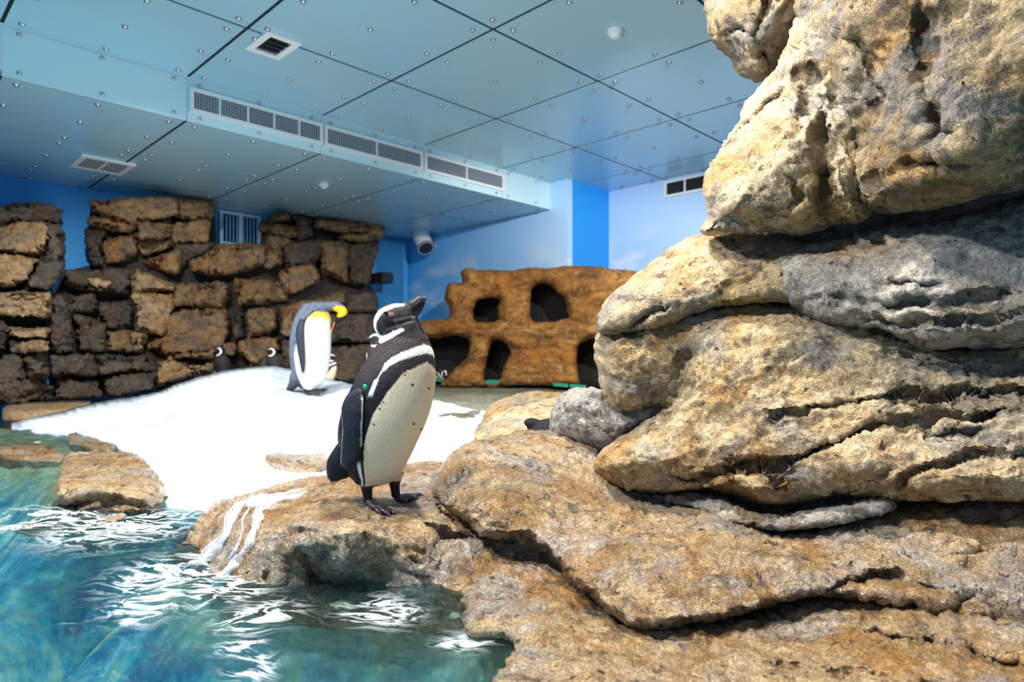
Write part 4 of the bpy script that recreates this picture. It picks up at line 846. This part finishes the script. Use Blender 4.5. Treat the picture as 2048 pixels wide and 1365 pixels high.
def ellipsoid(c, ax, ang=0, seg=28):
    bm = bmesh.new(); bmesh.ops.create_uvsphere(bm, u_segments=seg, v_segments=seg // 2, radius=1.0)
    m = Matrix.Translation(c) @ Matrix.Rotation(ang, 4, 'Y') @ Matrix.Diagonal((ax[0], ax[1], ax[2], 1)); bmesh.ops.transform(bm, matrix=m, verts=bm.verts)
    V = [v.co.copy() for v in bm.verts]; bm.verts.index_update(); Fc = [tuple(v.index for v in f.verts) for f in bm.faces]; bm.free(); return V, Fc
def fuse(pieces, voxel, smooth_it=6):
    """pieces of closed shells -> one continuous remeshed skin (verts Nx3, faces)"""
    V, Fc = [], []
    for v, f in pieces:
        o = len(V); V += v; Fc += [tuple(i + o for i in q) for q in f]
    me = bpy.data.meshes.new('tmp'); me.from_pydata([tuple(v) for v in V], [], Fc)
    bm = bmesh.new(); bm.from_mesh(me); bmesh.ops.recalc_face_normals(bm, faces=bm.faces); bm.to_mesh(me); bm.free()
    ob = bpy.data.objects.new('tmp', me); COL.objects.link(ob)
    r = ob.modifiers.new('r', 'REMESH'); r.mode = 'VOXEL'; r.voxel_size = voxel
    s = ob.modifiers.new('s', 'SMOOTH'); s.factor = 0.5; s.iterations = smooth_it
    dg = bpy.context.evaluated_depsgraph_get(); m2 = bpy.data.meshes.new_from_object(ob.evaluated_get(dg))
    bpy.data.objects.remove(ob); bpy.data.meshes.remove(me)
    co = np.zeros(len(m2.vertices) * 3); m2.vertices.foreach_get('co', co); fs = [tuple(p.vertices) for p in m2.polygons]
    bpy.data.meshes.remove(m2); return co.reshape(-1, 3), fs
def bird_mesh(name, parts, scale, mat):
    """parts: (V, F, colours) in image units -> one mesh, scaled"""
    V = np.vstack([np.array([tuple(x) for x in p[0]]) for p in parts]); Cc = np.vstack([p[2] for p in parts]); Fs = []; o = 0
    for p in parts:
        Fs += [tuple(int(i) + o for i in f) for f in p[1]]; o += len(p[0])
    me = bpy.data.meshes.new(name); me.from_pydata([tuple(v) for v in V * scale], [], Fs); me.shade_smooth(); me.materials.append(mat)
    a = me.color_attributes.new('Col', 'FLOAT_COLOR', 'POINT'); a.data.foreach_set('color', np.hstack([Cc, np.ones((len(Cc), 1))]).astype(np.float32).ravel())
    bm = bmesh.new(); bm.from_mesh(me); bmesh.ops.recalc_face_normals(bm, faces=bm.faces); bm.to_mesh(me); bm.free()
    return me
def sstep(a, b, x): t = np.clip((x - a) / (b - a), 0, 1); return t * t * (3 - 2 * t)
def lerp(c, col, f): return c * (1 - f[:, None]) + np.array(col)[None] * f[:, None]

BLK, BRN, WHT, CRM = (0.009, 0.010, 0.016), (0.042, 0.031, 0.031), (0.86, 0.86, 0.83), (0.84, 0.70, 0.47)
BODY_ROWS = [(1122, 500, 610), (1112, 470, 650), (1095, 448, 688), (1060, 425, 716), (1000, 402, 748), (940, 385, 780), (880, 372, 805), (800, 375, 845), (700, 400, 880), (600, 440, 900), (550, 465, 905), (500, 495, 906), (450, 520, 903), (400, 557, 895), (360, 583, 886), (330, 600, 870), (300, 608, 845), (272, 612, 820), (255, 640, 790)]
def body_lr(z):
    r = np.array(BODY_ROWS, float)[::-1]; return np.interp(z, r[:, 0], r[:, 1]), np.interp(z, r[:, 0], r[:, 2])
FACE = math.radians(35); HDK = 0.86
def magellanic(voxel, head_up=True, name='penguin'):
    """image units (x right, y depth, z DOWN in the trace; flipped at the end), facing right and 35 degrees to the viewer"""
    pcs = [hrings(BODY_ROWS, HDK), chain([(470, 880, 70, 70), (430, 950, 82, 80), (385, 1020, 80, 74), (360, 1065, 55, 58), (352, 1095, 26, 40), (348, 1114, 6, 22)])]
    if head_up:
        pcs += [ellipsoid(Vector((682, 0, 232)), (118, 92, 106), math.radians(20)), ellipsoid(Vector((762, 0, 232)), (52, 56, 50)), ellipsoid(Vector((722, 0, 190)), (72, 60, 58), math.radians(32)),
                chain([(735, 360, 140, 118), (722, 310, 124, 108), (705, 260, 112, 98)])]
    else:
        pcs += [ellipsoid(Vector((745, 0, 215)), (120, 92, 98), math.radians(4)), chain([(735, 360, 140, 118), (735, 300, 118, 104), (735, 250, 100, 92)]), ellipsoid(Vector((815, 0, 225)), (60, 52, 48))]
    for dx, dy in ((545, -70), (668, 70)):
        pcs.append(chain([(dx + 10, 1060, 46, 50, dy), (dx, 1120, 32, 34, dy), (dx + 4, 1165, 25, 25, dy), (dx + 8, 1200, 26, 26, dy)]))
    V, Fc = fuse(pcs, voxel)
    x, y, z = V[:, 0], V[:, 1], V[:, 2]
    L, R = body_lr(z); c = (L + R) / 2; hw = (R - L) / 2 + 1e-6
    psi = np.arctan2((x - c) / hw, -y / (hw * HDK)); phi = np.degrees(np.abs((psi - (math.pi / 2 - FACE) + math.pi) % (2 * math.pi) - math.pi))
    nz = perlin(V / 14.0); nz2 = perlin(V / 5.0); n3 = perlin(V / 40.0)
    col = np.tile(np.array(BLK), (len(V), 1))
    # brown-black worn plumage of neck and shoulders
    col = lerp(col, BRN, sstep(640, 380, z + 30 * n3) * 0.95)
    e = 2.6 * nz + 1.6 * nz2
    # belly
    zb = np.interp(phi, [0, 16, 39, 52, 62, 64, 66], [448, 468, 505, 600, 720, 860, 1130])
    zb = np.where(phi > 66, 3000, zb)
    f = sstep(-5, 5, z - zb + 7 * nz + 6 * nz2)
    cream = lerp(np.tile(np.array(CRM), (len(V), 1)), (0.74, 0.62, 0.43), sstep(700, 1100, z))
    col = col * (1 - f[:, None]) + cream * f[:, None]
    # breast band
    zc = np.interp(phi, [0, 20, 48, 62, 71, 74], [378, 388, 418, 446, 480, 560]); wb = np.interp(phi, [0, 48, 71, 80], [24, 22, 26, 20])
    fb = sstep(wb + 5, wb - 5, np.abs(z - zc) + 5 * nz + 5 * nz2) * (phi < 76)
    fb = np.maximum(fb, sstep(4.2, 2.2, np.abs(phi - 74) + 0.7 * nz) * (z > 540) * (z < 1118) * np.maximum(sstep(640, 600, z), sstep(960, 1000, z)))
    col = lerp(col, WHT, fb)
    for sx, sz, r in ((803, 568, 7), (878, 590, 6), (803, 775, 6), (832, 812, 5), (700, 500, 5), (720, 512, 6), (765, 515, 5), (660, 655, 5), (640, 690, 6), (610, 770, 5)):
        col = lerp(col, BLK, sstep(r + 2, r - 2, np.hypot(x - sx, z - sz) + 2 * nz2) * (y < 0))
    # underside of the tail
    col = lerp(col, (0.62, 0.58, 0.50), sstep(1085, 1100, z + (x - 400) * 0.1) * (x < 470) * (x > 345))
    # head
    hd = z < (352 if head_up else 330)
    if head_up:
        hx, hz = [732, 690, 660, 612, 578, 573, 592, 622, 660, 693, 738], [139, 144, 156, 178, 226, 269, 312, 330, 320, 298, 278]; wd = [7, 9, 12, 15, 17, 16, 17, 19, 16, 14, 9]
    else:
        hx, hz = [840, 790, 730, 680, 660, 672, 710, 760, 800], [190, 158, 150, 178, 230, 285, 318, 325, 312]; wd = [8, 12, 15, 16, 17, 18, 18, 15, 10]
    hcol = np.tile(np.array((0.035, 0.028, 0.030)), (len(V), 1))
    hcol = lerp(hcol, (0.010, 0.010, 0.012), sstep(0.2, -0.2, n3))
    best = np.full(len(V), 1e9)
    for k in range(len(hx) - 1):
        a = np.array([hx[k], hz[k]]); b = np.array([hx[k + 1], hz[k + 1]]); ab = b - a; q = np.stack([x, z], 1)
        t_ = np.clip(((q - a) @ ab) / (ab @ ab), 0, 1); best = np.minimum(best, np.linalg.norm(q - a - t_[:, None] * ab, axis=1) - (wd[k] + (wd[k + 1] - wd[k]) * t_))
    hcol = lerp(hcol, WHT, sstep(4, -3, best + 2.5 * nz + 2 * nz2))
    if head_up:
        hcol = lerp(hcol, (0.45, 0.22, 0.22), sstep(16, 6, np.hypot((x - 672) * 0.5, z - 192) + 2 * nz) * 0.5)
        hcol = lerp(hcol, (0.30, 0.24, 0.24), sstep(9, 3, np.abs((z - 216) + (x - 740) * 0.25) + 2 * nz) * (x > 690) * (x < 800) * 0.5)
    hm = sstep(1, -1, z - np.interp(x, [540, 620, 700, 740, 790, 830], [352, 352, 315, 288, 290, 290] if head_up else [335] * 6))
    col = col * (1 - hm[:, None]) + hcol * hm[:, None]
    # legs
    col = lerp(col, (0.020, 0.016, 0.020), sstep(1100, 1112, z + 26 * np.exp(-((np.hypot(x - 548, y + 70) / 42) ** 2)) + 26 * np.exp(-((np.hypot(x - 670, y - 70) / 42) ** 2)) - 14) * (x > 480))
    parts = [(V, Fc, col)]
    # beak: upper and lower mandible
    bk = [((728, 180, 44, 30), (764, 158, 44, 27), (798, 132, 34, 20), (826, 112, 24, 14), (843, 106, 14, 9), (849, 116, 4, 3)), ((728, 214, 24, 26), (772, 196, 25, 22), (806, 168, 20, 15), (832, 138, 12, 9), (845, 122, 4, 3))] if head_up else \
         [((838, 205, 34, 24), (870, 207, 28, 20), (905, 213, 20, 14), (930, 224, 12, 8), (938, 240, 4, 3)), ((838, 232, 18, 20), (880, 234, 14, 14), (920, 232, 7, 7))]
    for b in bk:
        bv, bf = chain(b, 20); bv_ = np.array([tuple(v) for v in bv]); bc = np.tile(np.array((0.014, 0.014, 0.018)), (len(bv), 1))
        st = perlin(np.stack([bv_[:, 0] * 0.5 + bv_[:, 2] * 0.6, bv_[:, 1] * 0.1, (bv_[:, 0] * 0.6 - bv_[:, 2] * 0.5) * 0.02], 1) * 0.12); bc = lerp(bc, (0.16, 0.16, 0.20), sstep(0.15, 0.35, st) * 0.8)
        parts.append((bv, bf, bc))
    # eyes
    for s in (-1, 1):
        ex, ez = (648, 186) if head_up else (772, 200)
        ev, ef = ellipsoid(Vector((ex, s * 84 if head_up else s * 86, ez)), (13, 9, 8), math.radians(-10), 14); parts.append((ev, ef, np.tile(np.array((0.008, 0.006, 0.006)), (len(ev), 1))))
    # flippers, wrapped just outside the flank, one mirrored to the far side
    fo = smooth_poly([(512, 590), (550, 598), (558, 700), (553, 800), (546, 900), (522, 962), (496, 1006), (462, 1006), (442, 960), (437, 880), (445, 800), (432, 725), (430, 680), (455, 628)], 4)
    st = 5 if voxel < 7 else 14
    xs = np.arange(420, 572, st); zs = np.arange(580, 1020, st); gx, gz = np.meshgrid(xs, zs); pp = np.stack([gx.ravel(), gz.ravel()], 1); sd, nr = poly_sd(pp, fo)
    nx, ny = len(xs), len(zs); ins = (sd > 0.2 * st).reshape(ny, nx); cell = ins[:-1, :-1] & ins[:-1, 1:] & ins[1:, :-1] & ins[1:, 1:]; jj, ii = np.nonzero(cell); idx = jj * nx + ii
    Q = np.stack([idx, idx + 1, idx + nx + 1, idx + nx], 1); cnt = np.bincount(Q.ravel(), minlength=nx * ny); u = cnt > 0; rm = -np.ones(nx * ny, int); rm[u] = np.arange(u.sum()); Q = rm[Q]
    pp, sd, nr, cnt = pp[u], sd[u], nr[u], cnt[u]; bdv = cnt < 4; pp = np.where((bdv & (sd < 2 * st))[:, None], nr, pp); sd = np.where(bdv, 0, sd)
    L, R = body_lr(pp[:, 1]); c = (L + R) / 2; hw = (R - L) / 2; ps = np.arcsin(np.clip((pp[:, 0] - c) / hw, -0.98, 0.98))
    thick = 3 + 13 * np.clip(sd / 30, 0, 1) ** 0.6
    lift = 10 + 26 * sstep(880, 1010, pp[:, 1])
    for mirrored in (False, True):
        pa = (2 * (math.pi / 2 - FACE) - ps) if mirrored else ps
        for _ in (0,):
            def shell(off): return np.stack([c + (hw + off) * np.sin(pa), -(hw * HDK + off) * np.cos(pa), pp[:, 1]], 1)
            A, B = shell(lift + thick), shell(lift - thick * 0.3)
            n = len(A); Vv = np.vstack([A, B]); e = np.concatenate([Q[:, [0, 1]], Q[:, [1, 2]], Q[:, [2, 3]], Q[:, [3, 0]]]); key = np.sort(e, 1)
            _, inv, ct = np.unique(key[:, 0] * n + key[:, 1], return_inverse=True, return_counts=True); be = e[ct[inv] == 1]
            Fq = [tuple(q) for q in Q] + [tuple(q[::-1] + n) for q in Q] + [(b_[1], b_[0], b_[0] + n, b_[1] + n) for b_ in be]
            fc = np.tile(np.array((0.014, 0.016, 0.026)), (n, 1)); pz = pp[:, 1]
            edge = (sd < 0.5) & (((pp[:, 0] < 452) & (pz > 690) & (pz < 1000)) | ((pp[:, 0] > 535) & (pz > 620) & (pz < 890)))
            fc = lerp(fc, (0.60, 0.58, 0.52), edge.astype(float)); parts.append((Vv, Fq, np.vstack([fc, fc])))
    return parts
def flip(parts, x0, z0):
    out = []
    for V, Fc, col in parts:
        v = np.array([tuple(q) for q in V]); v = np.stack([v[:, 0] - x0, v[:, 1], z0 - v[:, 2]], 1); out.append((v, Fc, col))
    return out
def web_foot(name, heel, toes, mat, lift=0.012, parent=None):
    """heel and three toe tips in world space -> webbed foot with toes and claws"""
    heel = Vector(heel); toes = [Vector(t) for t in toes]
    pcs = []
    def tube(a, b, r0, r1):
        d = (b - a).normalized(); n = d.cross(Vector((0, 0, 1))).normalized(); u = n.cross(d)
        return ring_loft([(a + (b - a) * s, n * (r0 + (r1 - r0) * s) * k, u * (r0 + (r1 - r0) * s) * 0.75 * k) for s, k in ((-0.04, 0.4), (0.0, 0.85), (0.3, 1.0), (0.55, 1.08), (0.7, 0.9), (0.9, 0.95), (1.0, 0.5))], 12)
    for t_ in toes: pcs.append(tube(heel, t_, 0.0125, 0.0075))
    for a, b in zip(toes[:-1], toes[1:]):
        tri = [heel, heel + (a - heel) * 0.9, (a + b) / 2 * 0.86 + heel * 0.14, heel + (b - heel) * 0.9]; up = Vector((0, 0, 0.0035))
        V = [p + up for p in tri] + [p - up for p in tri]; pcs.append((V, [(0, 1, 2, 3), (7, 6, 5, 4), (0, 4, 5, 1), (1, 5, 6, 2), (2, 6, 7, 3), (3, 7, 4, 0)]))
    V, Fc = fuse(pcs, 0.0022, 3)
    for t_ in toes:
        d = (t_ - heel).normalized(); dn = (d + Vector((0, 0, -0.6))).normalized(); o = len(V)
        n = dn.cross(Vector((0, 0, 1))).normalized(); u = n.cross(dn)
        cv, cf = ring_loft([(t_ - d * 0.005 + Vector((0, 0, 0.002)), n * 0.004, u * 0.004), (t_ + dn * 0.005, n * 0.0028, u * 0.0028), (t_ + dn * 0.013, n * 0.0006, u * 0.0006)], 8)
        V = np.vstack([V, np.array([tuple(q) for q in cv])]); Fc = Fc + [tuple(i + o for i in f) for f in cf]
    return mesh_obj(name, V, Fc, mat, parent)

S5 = .3663 * 1.78 / F
def w5(cx, cy, Y=1.78): return Vector(P(540 + cx * .3663, 560 + cy * .3663, Y))
base = w5(600, 1200)
pg = empty('penguin', base, 'black and white banded penguin with its beak raised, standing on the wet rock ledge', 'penguin')
me = bird_mesh('penguin_body', flip(magellanic(5.0), 600, 1200), S5, M['plumage'])
pb = bpy.data.objects.new('body', me); COL.objects.link(pb); pb.parent = pg
def plant(p, lift, tree=None):
    h = (tree or bl).ray_cast(Vector((p.x, p.y, CZ + 0.3)), Vector((0, 0, -1)))
    return Vector((p.x, p.y, h[0].z + lift))
def leg_end(ux, uy): return base + Vector(((ux - 600) * S5, uy * S5, 0))
f1 = web_foot('foot', plant(leg_end(553, -70), 0.011), [plant(w5(*q), 0.005) for q in ((600, 1300, 1.675), (648, 1306, 1.665), (672, 1268, 1.70))], M['foot']); put(f1, pg)
f2 = web_foot('foot', plant(leg_end(676, 70), 0.011), [plant(w5(*q), 0.005) for q in ((742, 1200, 1.80), (800, 1176, 1.835), (826, 1146, 1.885))], M['foot']); put(f2, pg)
# flipper tag: green bead and white tie
bm = bmesh.new(); bmesh.ops.create_uvsphere(bm, u_segments=14, v_segments=8, radius=0.0055, matrix=Matrix.Translation(w5(519, 585, 1.672)) @ Matrix.Diagonal((1, 1, 1.25, 1)))
tg = put(bm_obj('flipper_tag', bm, plain('tag_green', (0.0, 0.42, 0.20), 0.3), smooth=True), pg); tg['label'] = 'green flipper tag bead'
bm = bmesh.new(); bm_cyl(bm, w5(520, 598, 1.670), w5(562, 626, 1.676), 0.0028, 0.003, 10); ti = bm_obj('tag_tie', bm, plain('tie_white', (0.8, 0.8, 0.76), 0.4)); ti.parent = tg; ti.matrix_parent_inverse = Matrix.Translation(-Vector(pg.location))

# king penguin
S6 = .2931 * 5.5 / F
def king():
    rows = [(1322, 790, 850), (1308, 740, 880), (1280, 725, 905), (1240, 712, 925), (1180, 695, 944), (1100, 680, 955), (1000, 682, 960), (930, 690, 962), (880, 700, 964), (840, 712, 962), (800, 730, 955), (770, 750, 930), (745, 780, 890), (728, 815, 860)]
    pcs = [hrings(rows, 0.82), chain([(800, 790, 62, 62), (850, 762, 44, 52), (900, 750, 32, 42), (950, 748, 30, 38), (1000, 752, 34, 36), (1040, 785, 34, 34), (1030, 825, 30, 30), (1006, 852, 18, 20)]),
           chain([(735, 1230, 55, 60), (712, 1275, 36, 50), (680, 1318, 20, 42), (650, 1342, 6, 30)]), chain([(815, 1290, 36, 40, -40), (822, 1335, 26, 26, -40)]), chain([(850, 1290, 36, 40, 50), (858, 1332, 26, 26, 50)])]
    V, Fc = fuse(pcs, 6.0, 8); x, y, z = V[:, 0], V[:, 1], V[:, 2]; nz = perlin(V / 22.0); n2 = perlin(V / 8.0)
    r = np.array(rows, float)[::-1]; L = np.interp(z, r[:, 0], r[:, 1]); R = np.interp(z, r[:, 0], r[:, 2])
    col = np.tile(np.array((0.145, 0.175, 0.24)), (len(V), 1)); col = lerp(col, (0.06, 0.075, 0.11), sstep(0.05, 0.5, nz) * 0.6); col = lerp(col, (0.035, 0.04, 0.055), sstep(1180, 1330, z))
    bx = np.interp(z, [790, 830, 880, 950, 1080, 1200, 1300, 1330], [880, 838, 815, 775, 742, 752, 785, 850])
    f = sstep(-5, 5, x - bx + 2 * n2) * (z > 790) * (z < 1318) * ((x < 968) | (z > 900))
    dk = sstep(16, 8, np.abs(x - bx + 8)) * (z > 785) * (z < 960); col = lerp(col, (0.02, 0.022, 0.03), dk)
    w = lerp(np.tile(np.array((0.85, 0.85, 0.82)), (len(V), 1)), (0.85, 0.62, 0.10), sstep(885, 815, z)); w = lerp(w, (0.86, 0.42, 0.02), sstep(830, 795, z) * 0.4)
    inb = ((z > 792) & (x < 967)) | (z > 905); f = f * inb
    col = col * (1 - f[:, None]) + w * f[:, None]
    hd = (x > 962) & (z < 905) & (z > 775); col = lerp(col, (0.012, 0.014, 0.022), hd * sstep(770, 790, z + (x - 1000) * 0.1))
    col = lerp(col, (0.95, 0.55, 0.01), sstep(1.08, 0.92, np.hypot((x - 1026) / 50, (z - 788) / 38) + 0.04 * n2))
    col = lerp(col, (0.018, 0.018, 0.022), sstep(1312, 1322, z))
    parts = [(V, Fc, col)]
    bv, bf = chain([(1004, 845, 15, 15), (990, 880, 9, 10), (976, 912, 6, 7), (966, 936, 2, 2)], 14); parts.append((bv, bf, np.tile(np.array((0.012, 0.012, 0.016)), (len(bv), 1))))
    bv, bf = chain([(990, 858, 6, 12), (980, 885, 6, 10), (970, 915, 5, 7), (963, 934, 2, 2)], 12); parts.append((bv, bf, np.tile(np.array((0.85, 0.22, 0.02)), (len(bv), 1))))
    for s in (-1, 1):
        ev, ef = ellipsoid(Vector((1012, s * 31, 800)), (6, 4, 6), 0, 12); parts.append((ev, ef, np.tile(np.array((0.01, 0.008, 0.008)), (len(ev), 1))))
        fv, ff = chain([(800, 850, 20, 12, s * 100), (790, 920, 27, 12, s * 122), (797, 1020, 26, 10, s * 132), (808, 1110, 20, 8, s * 134), (812, 1180, 12, 6, s * 132), (810, 1204, 4, 3, s * 130)], 20)
        fa = np.array([tuple(v) for v in fv]); fc = np.tile(np.array((0.03, 0.038, 0.06)), (len(fv), 1)); parts.append((fv, ff, fc))
    return parts
kp = Vector(P(380 + 830 * .2931, 400 + 1345 * .2931, 5.5)) + Vector((0, 0, 0.03))
kg = empty('king_penguin', kp, 'grey-backed king penguin with yellow ear patch, head bowed, standing on the snow bank', 'penguin')
me = bird_mesh('king_body', flip(king(), 830, 1345), S6, attr_mat('king_plumage', 0.5, 0.6, 60))
o = bpy.data.objects.new('body', me); COL.objects.link(o); o.parent = kg
def w6(cx, cy, Y): return Vector(P(380 + cx * .2931, 400 + cy * .2931, Y)) + Vector((0, 0, 0.035))
put(web_foot('foot', w6(820, 1332, 5.46), [w6(880, 1352, 5.40), w6(915, 1345, 5.43), w6(935, 1334, 5.50)], M['foot']), kg)
put(web_foot('foot', w6(855, 1325, 5.58), [w6(900, 1330, 5.52), w6(930, 1325, 5.55), w6(940, 1318, 5.60)], M['foot']), kg)

# smaller background penguins: one level-headed build, copied
proto = bird_mesh('resting_penguin_body', flip(magellanic(11.0, head_up=False), 600, 1200), S5, M['plumage'])
bs = bvh_of(snow)
def far_penguin(px, Y, rz, label, s=1.0, ry=0.0, z=None, on=None):
    x = (px - 1024) / F * Y
    if on is not None: z = on.ray_cast(Vector((x, Y, CZ + 0.5)), Vector((0, 0, -1)))[0].z - CZ - 0.004
    g = empty('penguin', Vector((x, Y, CZ + z)), label, 'penguin', 'banded penguins resting beyond the snow bank')
    b = bpy.data.objects.new('body', proto); COL.objects.link(b); b.parent = g; g.rotation_euler = (0, ry, rz); g.scale = (s, s, s); return g
R_ = math.radians
bpf = bvh_of(bpy.data.objects['floor_platform'])
far_penguin(450, 7.0, R_(150), 'banded penguin half hidden behind the snow crest in front of the pale tan stone', 0.92, on=bpf)
far_penguin(556, 7.0, R_(165), 'banded penguin sunk behind the snow crest just behind the king penguin back', 0.90, on=bpf)
far_penguin(651, 7.0, R_(20), 'banded penguin hidden behind the king penguin, only its white ring showing', 0.78, on=bpf)
far_penguin(773, 4.7, R_(175), 'banded penguin peeking out behind the nape of the standing penguin', 0.97, on=bs)
far_penguin(860, 8.72, R_(-50), 'banded penguin lying inside a low dark cave of the orange rock', 0.8, R_(72), z=ZF + 0.115)
tail_bird = far_penguin(1044, 2.47, R_(0), 'dark feathered tail of a penguin lying behind the small grey rock', 0.58, R_(74), z=-0.325)
tail_bird.scale.y *= -1   # turned so that its dark back, not the white flank, faces the viewing window
